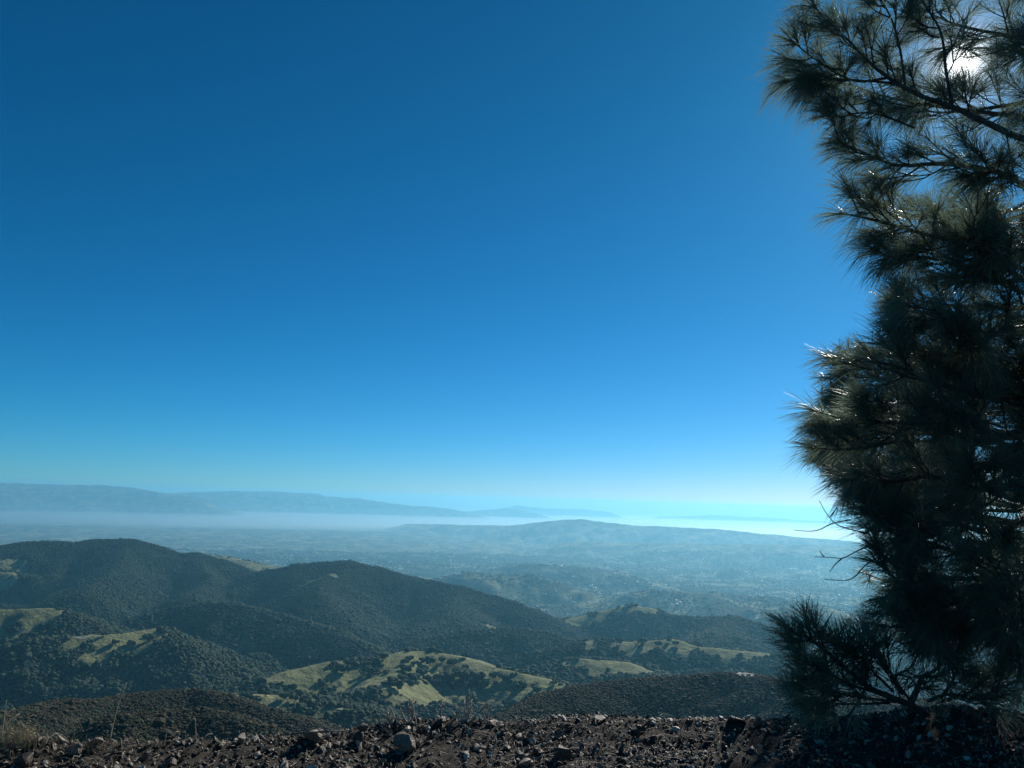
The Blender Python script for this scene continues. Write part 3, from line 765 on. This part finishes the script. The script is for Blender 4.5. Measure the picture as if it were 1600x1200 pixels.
for k, (px, py, wd, ht, label) in enumerate(ROCKS):
    P = put(px, py)
    if k in (0, 1, 2, 3, 6, 11, 12, 13, 19):      # these stand on the very edge
        xc = P[0]; yc = float(np.interp(xc, CREST[:, 0], CREST[:, 1])) - .02; xc = xc * yc / P[1]
        P = np.array([xc, yc, float(ground_h(np.array([xc]), np.array([yc]))[0])])
    o = link('rock', big[k % 8]); o.location = (P[0], P[1], P[2] + ht * .34)
    o.scale = (wd * 1.05, wd * 1.0, ht * 1.25); o.rotation_euler = (rg.normal(0, .2), rg.normal(0, .2), rg.uniform(0, 6.28)); tag(o, label, 'rock')
    colour(o, tone_of(label)); SPOT.append((P, NEAR[k]))
cnt = 0
while cnt < 270:
    px = rg.uniform(0, 1600); py = rg.uniform(1122, 1225)
    if px > 1150 and rg.random() < .5: continue
    P = put(px, py)
    yc = np.interp(P[0], CREST[:, 0], CREST[:, 1])
    if P[1] > yc + .1: continue
    wd = float(np.clip(rg.lognormal(math.log(.034), .42), .02, .10)); ht = wd * rg.uniform(.45, .95)
    o = link('stone', small[int(rg.integers(10))]); o.location = (P[0], P[1], P[2] + ht * .15)
    o.scale = (wd * rg.uniform(.9, 1.3), wd, ht); o.rotation_euler = (rg.normal(0, .45), rg.normal(0, .45), rg.uniform(0, 6.28))
    tn = ['black', 'dark brown', 'dark brown', 'brown', 'brown', 'tan', 'pale'][int(rg.integers(7))]; colour(o, tn)
    nr = min(SPOT, key=lambda q: np.hypot(*(q[0] - P)[:2]))[1]
    sz_ = 'large' if wd > .065 else 'fist-sized' if wd > .04 else 'small'
    side = 'up on the crest' if P[1] > yc - .35 else 'down the slope'
    tag(o, f'{sz_} {tn} broken stone {side} near {nr}', 'stone', 'loose stones on the berm'); cnt += 1

# ------------------------------------------------------------------ dry growth on the berm
def stalk(px, py, h, lean, rad, label, mat, forks=0, seed=0):
    rg = np.random.default_rng(seed); P = put(px, py)
    parts = []
    pts = smooth_path([P - [0, 0, .03], P + [lean * .4 * h, rg.normal(0, .02), h * .5], P + [lean * h, rg.normal(0, .03), h]], 8)
    parts.append(tube(pts, np.linspace(rad, rad * .4, 8), 5))
    for f in range(forks):
        i = int(rg.integers(3, 7)); d = unit(rg.normal(0, 1, 3) + [0, 0, .6]) * h * rg.uniform(.2, .45)
        q = smooth_path([pts[i], pts[i] + d * .5 + [0, 0, .01], pts[i] + d], 5); parts.append(tube(q, np.linspace(rad * .6, rad * .25, 5), 4))
    V, T, Q = merge(parts); V = V - P
    o = link('dry_stalk', mesh_np('dry_stalk', V, T, Q, mat)); o.location = tuple(P); return tag(o, label, 'stalk')
stalk(170, 1158, .36, .18, .0045, 'tall single dry stalk leaning over the berm edge', m_dry, 0, 1)
stalk(256, 1156, .10, .2, .003, 'short dry stalk between the tall stalk and the forked twig', m_dry, 0, 2)
stalk(274, 1156, .07, .3, .003, 'shortest dry stalk beside the forked twig', m_dry, 0, 3)
stalk(308, 1154, .16, -.15, .004, 'pale forked twig on the berm edge beside the grey rock', m_dead, 3, 4)
stalk(3, 1150, .25, .1, .0035, 'pale dry stalk rising from the dry grass tuft', m_dry, 1, 5)
stalk(768, 1190, .14, .25, .006, 'pale bent twig standing in the gravel by the creamy stones', m_dead, 2, 6)

def dry_shrub(px, py, h, seed, label):
    rg = np.random.default_rng(seed); P = put(px, py); parts = []
    for s in range(int(rg.integers(2, 5))):
        d = unit(np.array([rg.normal(0, .55), rg.normal(0, .4), 1.0])) * h * rg.uniform(.7, 1.15)
        pts = smooth_path([P - [0, 0, .03], P + d * .5 + rg.normal(0, .02, 3), P + d], 7); parts.append(tube(pts, np.linspace(.0075, .003, 7), 5))
        for f in range(4):
            i = int(rg.integers(2, 6)); e = unit(rg.normal(0, 1, 3) + d / h * .8) * h * rg.uniform(.2, .5)
            q = np.array([pts[i], pts[i] + e * .55 + rg.normal(0, .01, 3), pts[i] + e]); parts.append(tube(q, [.004, .003, .0018], 4))
    V, T, Q = merge(parts); o = link('dry_shrub', mesh_np('dry_shrub', V - P, T, Q, m_dead)); o.location = tuple(P); tag(o, label, 'shrub', 'dry twiggy shrubs on the berm edge')
for k, (px, py, h) in enumerate([(618, 1126, .17), (640, 1124, .19), (652, 1124, .17), (690, 1124, .14), (728, 1125, .22), (764, 1125, .17), (712, 1126, .10)]):
    dry_shrub(px, py, h, 40 + k, ['bare dry twigs at the edge beside the perched rock', 'bare dry twigs second along from the perched rock', 'bare dry twigs third along from the perched rock', 'thin dry twigs behind the flat dark slab', 'tallest spreading dry twigs on the berm edge', 'bare dry twigs beside the pale-edged flat stone', 'lowest dry twigs between the slab and the tallest twigs'][k])

def grass_tuft(px, py, h, nb, spread, seed, label, group=None):
    rg = np.random.default_rng(seed); P = put(px, py); parts = []
    for s in range(nb):
        a = rg.uniform(0, 6.28); b0 = P + [rg.normal(0, spread), rg.normal(0, spread * .6), -.015]; L = h * rg.uniform(.5, 1.2); ln = rg.uniform(.1, .8)
        pts = smooth_path([b0, b0 + [math.cos(a) * L * ln * .3, math.sin(a) * L * ln * .3, L * .55], b0 + [math.cos(a) * L * ln, math.sin(a) * L * ln, L * (1 - .3 * ln)]], 5)
        parts.append(tube(pts, np.array([.0022, .002, .0016, .0012, .0005]), 3))
    V, T, Q = merge(parts); o = link('grass_tuft', mesh_np('grass_tuft', V - P, T, Q, m_dry)); o.location = tuple(P); tag(o, label, 'grass', group)
grass_tuft(8, 1160, .16, 120, .10, 61, 'largest tuft of dry grass at the end of the berm')
grass_tuft(60, 1158, .09, 70, .12, 62, 'low dry grass beside the largest tuft')
for k, (px, py, h) in enumerate([(130, 1157, .09), (205, 1160, .07), (90, 1156, .06), (160, 1158, .06), (235, 1157, .05), (290, 1155, .05), (30, 1158, .12), (45, 1162, .07), (345, 1150, .05), (420, 1148, .04), (600, 1130, .05), (815, 1122, .04)]):
    grass_tuft(px, py, h, 35, .06, 63 + k, 'sparse low dry grass on the edge ' + ['between the dark wedge and pale brown stones', 'between the tall stalk and the short stalk', 'just before the dark wedge stone', 'at the foot of the tall stalk', 'beside the short dry stalk', 'beside the pale forked twig',
               'against the largest grass tuft', 'in front of the largest grass tuft', 'before the grey sunlit rock', 'between the grey rock and the rounded boulder', 'among the first dry twigs', 'past the pale-edged flat stone'][k], 'low dry grass on the berm edge')

# curled dry needles and twigs lying about
parts = []
for k in range(520):
    px = rg.normal(940, 150) if k < 330 else rg.uniform(0, 1600); py = rg.uniform(1125, 1215); P = put(px, py); a = rg.uniform(0, 6.28); L = rg.uniform(.05, .16)
    d = np.array([math.cos(a), math.sin(a) * .8, 0]); sd = np.array([-d[1], d[0], 0]) * rg.normal(0, .35) * L
    pts = [P + [0, 0, .012], P + d * L * .5 + sd + [0, 0, rg.uniform(.012, .05)], P + d * L + [0, 0, rg.uniform(.0, .03)]]
    pts = [np.array([q[0], q[1], max(q[2], float(ground_h(np.array([q[0]]), np.array([q[1]]))[0]) + .006)]) for q in pts]
    parts.append(tube(smooth_path(pts, 5), np.array([.0022, .0022, .002, .0016, .001]), 3))
V, T, Q = merge(parts)
tag(link('dry_litter', mesh_np('dry_litter', V, T, Q, m_dead)), 'curled dry twigs and needles lying on the gravel', 'litter', kind='stuff')

# ------------------------------------------------------------------ the pine
rg = np.random.default_rng(77)
SIL = np.array([(-400, 1330), (-150, 1250), (0, 1212), (100, 1196), (150, 1206), (190, 1268), (230, 1272), (300, 1285), (350, 1272), (380, 1300), (450, 1335), (490, 1350), (540, 1258), (600, 1250), (650, 1228), (720, 1222), (765, 1285), (830, 1312),
                (880, 1345), (930, 1345), (970, 1338), (1010, 1370), (1110, 1390)], float)
def tuft(p0, p1, n, L, droop, spread=1.0):
    """needle bundles round the end of a twig: arrays of (base, mid, tip)"""
    ax = unit(p1 - p0); h = np.array([0, 0, 1.0]) if abs(ax[2]) < .9 else np.array([1.0, 0, 0]); s1 = unit(np.cross(ax, h)); s2 = np.cross(s1, ax)
    u = rg.uniform(0, 1, n) ** .8; ph = rg.uniform(0, 2 * math.pi, n)
    th = np.radians(rg.normal(44, 11, n) * (1 - u) + rg.normal(19, 10, n) * u) * spread
    B = p0 + (p1 - p0) * u[:, None]
    d = np.cos(th)[:, None] * ax + np.sin(th)[:, None] * (np.cos(ph)[:, None] * s1 + np.sin(ph)[:, None] * s2)
    Ln = L * rg.uniform(.7, 1.12, n)[:, None]
    dr = droop * rg.uniform(.4, 1.4, n)[:, None] * np.array([0, 0, -1.0])
    return B, B + d * Ln * .5 + dr * Ln * .16, B + d * Ln * .93 + dr * Ln * .55

def needle_mesh(name, B, M_, Tp, wd):
    n = len(B); ax = Tp - B; ax /= np.linalg.norm(ax, axis=1)[:, None]
    s1 = np.cross(ax, rg.normal(0, 1, (n, 3))); s1 /= np.linalg.norm(s1, axis=1)[:, None]; s2 = np.cross(ax, s1)
    ws = (wd * rg.uniform(.7, 1.3, n))[:, None]
    V = np.zeros((n, 7, 3))
    V[:, 0] = B - s1 * ws * .5; V[:, 1] = B + s2 * ws * .32; V[:, 2] = B + s1 * ws * .5
    V[:, 3] = M_ - s1 * ws * .5; V[:, 4] = M_ + s2 * ws * .32; V[:, 5] = M_ + s1 * ws * .5
    V[:, 6] = Tp
    Q = np.array([(0, 1, 4, 3), (1, 2, 5, 4)]); T = np.array([(3, 4, 6), (4, 5, 6)])
    off = (np.arange(n) * 7)[:, None, None]
    return mesh_np(name, V.reshape(-1, 3), (T[None] + off).reshape(-1, 3), (Q[None] + off).reshape(-1, 4), m_needle, True)

BASE = at(1660, 1108, 8.6); BASE[2] = float(ground_h(BASE[0:1], BASE[1:2])[0])
pine = bpy.data.objects.new('pine_tree', None); COL.objects.link(pine); pine.location = tuple(BASE)
tag(pine, 'dark long-needled pine growing behind the berm with the sun shining through it', 'tree')
TR = smooth_path([BASE - [0, 0, .25], at(1655, 1040, 8.6), at(1650, 900, 8.5), at(1650, 780, 8.4), at(1655, 560, 8.3), at(1655, 300, 8.2), at(1665, 100, 8.2), at(1675, -100, 8.2), at(1690, -330, 8.2)], 40)
TRr = np.interp(np.linspace(0, 1, 40), [0, .1, .5, 1], [.14, .11, .07, .012])
def pchild(name, me, parent=pine):
    o = link(name, me, parent)
    if parent is pine: me.transform(Matrix.Translation(Vector(-BASE)))
    else: me.transform(Matrix.Translation(Vector(-BASE)))
    return o
V, Q, T = tube(TR, TRr * (1 + .1 * rg.normal(0, 1, 40)), 10)
pchild('trunk', mesh_np('trunk', V, T, Q, m_bark))

NEEDLES = 0
def branch(path, r0, ntw, tl, L=.29, npt=62, droop=.55, clip=40, fromt=.2, label=None, tip=True, updir=.25, wd=.0036):
    """a limb with forking twigs, each ended by needle tufts"""
    global NEEDLES
    P = smooth_path(path, 16); parts = [tube(P, np.linspace(r0, .0045, 16), 7)]
    NB, NM, NT = [], [], []
    twigs = []
    length = np.linalg.norm(np.diff(P, axis=0), axis=1).sum()
    if tip: twigs.append((P[-5], P[-3], P[-1], 1.0))
    for k in range(ntw):
        u = fromt + (1 - fromt) * (k + rg.uniform(0, 1)) / ntw; i = min(int(u * 15), 14); p = P[i] + (P[i + 1] - P[i]) * (u * 15 - i)
        tg = unit(P[i + 1] - P[i]); side = unit(np.cross(tg, rg.normal(0, 1, 3)))
        d = unit(tg * rg.uniform(.5, 1.1) + side * rg.uniform(.5, 1.0) + [0, 0, updir])
        ln = tl * rg.uniform(.55, 1.2) * (1.1 - .45 * u)
        mid = p + d * ln * .55 + [0, 0, -.02]; end = p + d * ln + [0, 0, .06 * ln] + tg * .1 * ln
        if clip is not None:
            x_, y_ = pix(end + unit(end - mid) * L * .75 + [0, 0, -.05])
            if x_ < np.interp(y_, SIL[:, 0], SIL[:, 1]) + rg.uniform(min(0, clip), max(0, clip)): continue
        if end[2] < .15: continue
        x_, y_ = pix(end)
        if math.hypot(x_ - 1505, y_ - 97) < 24 and rg.random() < .6: continue
        parts.append(tube(smooth_path([p, mid, end], 5), np.linspace(.008, .0035, 5), 4)); twigs.append((p, mid, end, .9))
        for j in range(2):
            q = p + (mid - p) * rg.uniform(.5, 1); e = q + unit(d + rg.normal(0, .6, 3)) * ln * rg.uniform(.35, .6)
            if clip is not None:
                x_, y_ = pix(e + unit(e - q) * L * .75)
                if x_ < np.interp(y_, SIL[:, 0], SIL[:, 1]) + min(10, clip): continue
            parts.append(tube(np.array([q, (q + e) / 2 + [0, 0, -.01], e]), [.006, .0045, .003], 4)); twigs.append((q, q + (e - q) * .3, e, .8))
    for (a, m, e, s) in twigs:
        x_, y_ = pix(e); n_ = int(npt * s * (.9 if e[2] > 3.6 else 1) * (1.0 if -60 < y_ < 1200 and x_ < 1700 else .45))
        B_, M2, T_ = tuft(m, e, n_, L * rg.uniform(.8, 1.1), droop * rg.uniform(.5, 1.3)); NB.append(B_); NM.append(M2); NT.append(T_)
    V, T, Q = merge(parts); br = pchild('branch', mesh_np('branch', V, T, Q, m_bark))
    if label: br['label'] = label
    B_, M2, T_ = np.concatenate(NB), np.concatenate(NM), np.concatenate(NT)
    nd = pchild('needles', needle_mesh('needles', B_, M2, T_, wd), br); nd['kind'] = 'stuff'
    NEEDLES += len(B_)
    return br

def tr_at(z):
    i = int(np.argmin(abs(TR[:, 2] - z))); return TR[i].copy()
def pth(*q): return [at(*a) for a in q]
# limbs that make the outline towards the valley
DD = 6.5
branch([tr_at(5.2)] + pth((1600, 218, 6.8), (1500, 172, 6.6), (1430, 146, 6.5), (1370, 108, 6.45), (1325, 62, 6.4), (1282, 22, 6.35)), .03, 17, .36, L=.37, droop=.75, clip=-25, fromt=.3, label='long rising top limb crossing in front of the sun')
branch(pth((1385, 122, 6.46), (1340, 127, 6.4), (1300, 110, 6.4), (1262, 84, 6.38), (1236, 62, 6.35)), .011, 9, .28, L=.37, droop=.8, clip=-30, fromt=.35)
branch(pth((1400, 130, 6.5), (1350, 126, 6.45), (1300, 122, 6.4), (1252, 118, 6.4)), .010, 8, .25, L=.37, droop=1.0, clip=-30, fromt=.4)
branch(pth((1415, 140, 6.5), (1407, 80, 6.5), (1395, 35, 6.5), (1378, 2, 6.5), (1350, -40, 6.5)), .011, 8, .28, L=.28, droop=.4, clip=0)
branch(pth((1490, 175, 6.6), (1478, 110, 6.6), (1470, 50, 6.6), (1440, 0, 6.6), (1400, -70, 6.6)), .014, 9, .3, L=.28, droop=.4, clip=0)
branch([tr_at(4.8)] + pth((1560, 270, 6.7), (1470, 256, 6.5), (1400, 258, 6.45), (1345, 236, 6.4), (1310, 222, 6.4)), .024, 16, .36, L=.34, droop=.9, clip=0)
branch(pth((1430, 200, 6.6), (1370, 178, 6.5), (1330, 178, 6.5), (1318, 186, 6.5)), .010, 7, .25, droop=.8, clip=5)
branch([tr_at(4.4)] + pth((1560, 385, 6.6), (1470, 372, 6.45), (1390, 350, 6.4), (1340, 338, 6.35), (1312, 333, 6.35)), .024, 17, .36, L=.34, droop=.95, clip=0)
branch([tr_at(4.1)] + pth((1560, 440, 6.7), (1480, 410, 6.5), (1420, 400, 6.45), (1380, 415, 6.4)), .022, 14, .32, droop=.85, clip=10)
branch([tr_at(3.7)] + pth((1560, 520, 6.7), (1480, 500, 6.5), (1430, 500, 6.5), (1405, 480, 6.5)), .022, 14, .32, droop=.5, clip=10)
branch([tr_at(3.2)] + pth((1560, 620, 6.6), (1470, 600, 6.4), (1390, 570, 6.35), (1330, 562, 6.3), (1292, 558, 6.3)), .026, 20, .40, L=.32, droop=.45, clip=0, updir=.35)
branch([tr_at(2.9)] + pth((1550, 690, 6.6), (1460, 665, 6.4), (1380, 660, 6.35), (1310, 652, 6.3), (1268, 640, 6.3)), .026, 20, .40, L=.32, droop=.5, clip=0, updir=.3)
branch(pth((1400, 690, 6.35), (1350, 700, 6.3), (1305, 702, 6.3), (1272, 700, 6.3)), .011, 10, .30, L=.32, droop=.6, clip=0)
branch([tr_at(2.6)] + pth((1540, 760, 6.5), (1460, 745, 6.4), (1390, 750, 6.35), (1345, 742, 6.3)), .024, 16, .32, droop=.6, clip=8)
branch([tr_at(2.3)] + pth((1530, 860, 6.6), (1460, 850, 6.5), (1400, 835, 6.4), (1370, 815, 6.4), (1352, 800, 6.4)), .024, 16, .30, droop=.6, clip=8)
branch([tr_at(1.9)] + pth((1510, 950, 6.6), (1450, 945, 6.5), (1415, 920, 6.45), (1385, 890, 6.4), (1372, 880, 6.4)), .022, 13, .30, droop=.6, clip=8)
branch([tr_at(1.7)] + pth((1510, 990, 6.6), (1450, 985, 6.5), (1410, 980, 6.45), (1375, 978, 6.4)), .020, 12, .28, droop=.6, clip=8)
for (z0, q) in [(1.8, [(1540, 900, 7.4), (1450, 905, 6.8), (1400, 925, 6.5), (1378, 935, 6.45)]), (1.5, [(1540, 960, 7.4), (1460, 965, 6.9), (1410, 960, 6.6), (1372, 958, 6.5)]), (1.5, [(1620, 1000, 7.6), (1590, 1000, 7.0), (1560, 985, 6.6)]), (1.6, [(1560, 930, 7.2), (1500, 940, 6.7), (1470, 950, 6.4)]), (1.7, [(1590, 900, 7.2), (1570, 890, 6.6), (1560, 900, 6.2)]), (1.5, [(1540, 985, 7.4), (1470, 985, 6.9), (1430, 1000, 6.7)]), (1.4, [(1610, 960, 7.2), (1600, 970, 6.6), (1595, 960, 6.2)]),
                (2.2, [(1560, 830, 7.0), (1490, 820, 6.5), (1440, 830, 6.3)]), (2.5, [(1600, 780, 7.0), (1560, 770, 6.4), (1540, 760, 6.1)]), (3.0, [(1580, 680, 7.0), (1530, 660, 6.5), (1490, 640, 6.2)]), (3.6, [(1590, 560, 7.0), (1540, 540, 6.5), (1500, 540, 6.2)]),
                (4.3, [(1600, 420, 7.0), (1560, 400, 6.5), (1520, 390, 6.2)]), (4.9, [(1610, 300, 7.0), (1570, 270, 6.5), (1540, 270, 6.2)]),
                (3.4, [(1640, 610, 7.5), (1600, 590, 7.0), (1575, 580, 6.6)]), (3.8, [(1650, 510, 7.5), (1615, 485, 7.0), (1590, 470, 6.7)]), (2.8, [(1650, 720, 7.5), (1620, 705, 7.0), (1595, 690, 6.6)]), (3.1, [(1660, 650, 7.6), (1625, 640, 7.1), (1600, 635, 6.8)]), (4.4, [(1640, 400, 7.5), (1600, 370, 7.0), (1570, 350, 6.7)])]:
    branch([tr_at(z0)] + pth(*q), .022, 15, .36, droop=.6, clip=20)
# low limbs over the berm
LOW = dict(droop=.15, clip=None, updir=.25, wd=.0052)
LB = at(1420, 1105, 6.95)
GL = 'low limb spreading over the berm, greener than the rest'
branch([BASE + [-.05, -.05, .05], LB + [0, 0, .02]] + pth((1360, 1075, 6.75), (1310, 1035, 6.6), (1275, 1005, 6.5), (1254, 988, 6.45)), .03, 11, .26, L=.29, npt=27, label=GL, **LOW)
branch(pth((1380, 1085, 6.8), (1330, 1070, 6.6), (1285, 1045, 6.55), (1250, 1030, 6.5)), .012, 9, .26, L=.29, npt=25, label=GL, **LOW)
branch(pth((1400, 1096, 6.85), (1345, 1090, 6.7), (1300, 1080, 6.6), (1255, 1066, 6.55)), .012, 9, .26, L=.28, npt=25, label=GL, **LOW)
branch(pth((1390, 1098, 6.85), (1330, 1100, 6.7), (1285, 1098, 6.65), (1250, 1094, 6.6)), .010, 7, .22, L=.26, npt=21, label=GL, **LOW)
branch(pth((1395, 1080, 6.9), (1365, 1050, 6.8), (1335, 1020, 6.75), (1300, 1000, 6.7)), .012, 7, .26, L=.27, npt=26, label=GL, **LOW)
branch(pth((1410, 1085, 6.9), (1390, 1050, 6.8), (1375, 1030, 6.75), (1350, 1015, 6.7)), .012, 7, .26, L=.27, npt=26, label=GL, **LOW)
branch([LB] + pth((1432, 1080, 6.95), (1442, 1058, 6.95), (1465, 1045, 6.95), (1480, 1020, 6.95)), .028, 6, .3, L=.25, npt=30, droop=.3, clip=None)
branch([LB + [.05, 0, 0]] + pth((1400, 1060, 6.9), (1425, 1040, 6.9), (1440, 1000, 6.85)), .012, 6, .28, L=.25, npt=30, droop=.3, clip=None)
# limbs all round the trunk
zs = np.concatenate([np.linspace(1.2, 7.4, 62), rg.uniform(1.3, 5.8, 30)])
for k, z0 in enumerate(zs):
    p0 = tr_at(z0); a = k * 2.39996 + rg.normal(0, .25)
    if z0 > 3.0 and k % 2 == 0: continue
    ln = np.interp(z0, [1.2, 2.2, 4.5, 5.8, 7.2], [1.7, 2.7, 2.5, 1.7, .5]) * rg.uniform(.75, 1.1)
    d = np.array([math.cos(a), math.sin(a), 0]); rise = rg.uniform(.0, .45)
    pts = [p0, p0 + d * ln * .4 + [0, 0, rise * ln * .18], p0 + d * ln * .75 + [0, 0, rise * ln * .4], p0 + d * ln + [0, 0, rise * ln * .75]]
    x_, y_ = pix(pts[-1] + d * .25)
    f = 1.0
    while x_ < np.interp(y_, SIL[:, 0], SIL[:, 1]) + 30 and f > .4:
        f -= .1; pts = [p0 + (q - p0) * .88 for q in pts]; x_, y_ = pix(pts[-1] + unit(pts[-1] - p0) * .25)
    branch(pts, .024, int(15 * f + 3), .42, droop=.6, clip=30, npt=44)
# extra long limbs on the far, sunward side, added to shade the berm
for k in range(16):
    z0 = .9 + 2.3 * k / 15; p0 = tr_at(z0); a = math.pi / 2 - SUN_AZ + rg.uniform(-1.15, .95); ln = rg.uniform(1.6, 3.0); d = np.array([math.cos(a), math.sin(a), 0]); rise = rg.uniform(-.05, .3)
    branch([p0, p0 + d * ln * .4 + [0, 0, rise * ln * .2], p0 + d * ln * .75 + [0, 0, rise * ln * .45], p0 + d * ln + [0, 0, rise * ln * .8]], .024, 16, .46, droop=.6, clip=30, npt=40, wd=.005)
for k in range(15):  # back limbs added so the crown's shade reaches further along the berm
    z0 = 1.9 + 1.7 * k / 14; p0 = tr_at(z0); a = math.radians(rg.uniform(78, 122)); ln = rg.uniform(2.4, 3.7); d = np.array([math.cos(a), math.sin(a), 0]); rise = rg.uniform(0, .2)
    while ln > .8:                                # no limb reaches past the crown's outline
        x_, y_ = pix(p0 + d * (ln + .25) + [0, 0, rise * ln * .8])
        if x_ > np.interp(y_, SIL[:, 0], SIL[:, 1]) + 20: break
        ln -= .15
    branch([p0, p0 + d * ln * .4 + [0, 0, rise * ln * .2], p0 + d * ln * .75 + [0, 0, rise * ln * .45], p0 + d * ln + [0, 0, rise * ln * .8]], .024, 16, .46, droop=.6, clip=30, npt=40, wd=.005)
for q in [[(1640, 1085, 8.3), (1600, 1065, 7.8), (1560, 1070, 7.4), (1525, 1075, 7.2)], [(1650, 1060, 8.3), (1620, 1040, 7.6), (1600, 1030, 7.1), (1590, 1020, 6.9)], [(1470, 1090, 7.1), (1490, 1060, 7.0), (1480, 1030, 6.9), (1470, 1010, 6.9)], [(1450, 1095, 7.0), (1480, 1085, 6.9), (1520, 1088, 6.8), (1560, 1080, 6.8)]]:
    branch(pth(*q), .014, 9, .26, L=.25, npt=34, droop=.4, clip=None)
# bare dead twigs reaching out of the crown
def dead(*paths):
    parts = [tube(smooth_path(pth(*q), 10), np.linspace(.0055, .0022, 10), 5) for q in paths]
    V, T, Q = merge(parts); pchild('dead_twig', mesh_np('dead_twig', V, T, Q, m_bark))
dead([(1360, 835, 6.4), (1325, 826, 6.4), (1305, 818, 6.4), (1290, 800, 6.4), (1280, 782, 6.4)], [(1297, 808, 6.4), (1304, 798, 6.4), (1310, 792, 6.4)])
dead([(1330, 812, 6.4), (1300, 818, 6.4), (1280, 828, 6.4), (1262, 830, 6.4), (1240, 828, 6.4)])
dead([(1375, 850, 6.4), (1345, 858, 6.4), (1318, 872, 6.4), (1300, 871, 6.4), (1272, 870, 6.4)], [(1316, 872, 6.4), (1305, 882, 6.4), (1296, 894, 6.4)], [(1288, 870, 6.4), (1284, 866, 6.4), (1281, 860, 6.4)])
dead([(1372, 870, 6.4), (1350, 885, 6.4), (1335, 902, 6.4), (1318, 907, 6.4), (1288, 905, 6.4)])
dead([(1345, 1103, 6.75), (1320, 1098, 6.7), (1295, 1090, 6.65), (1275, 1078, 6.6)])
print('needles', NEEDLES, 'tris', sum(len(m.loops) - 2 * len(m.polygons) for m in bpy.data.meshes))
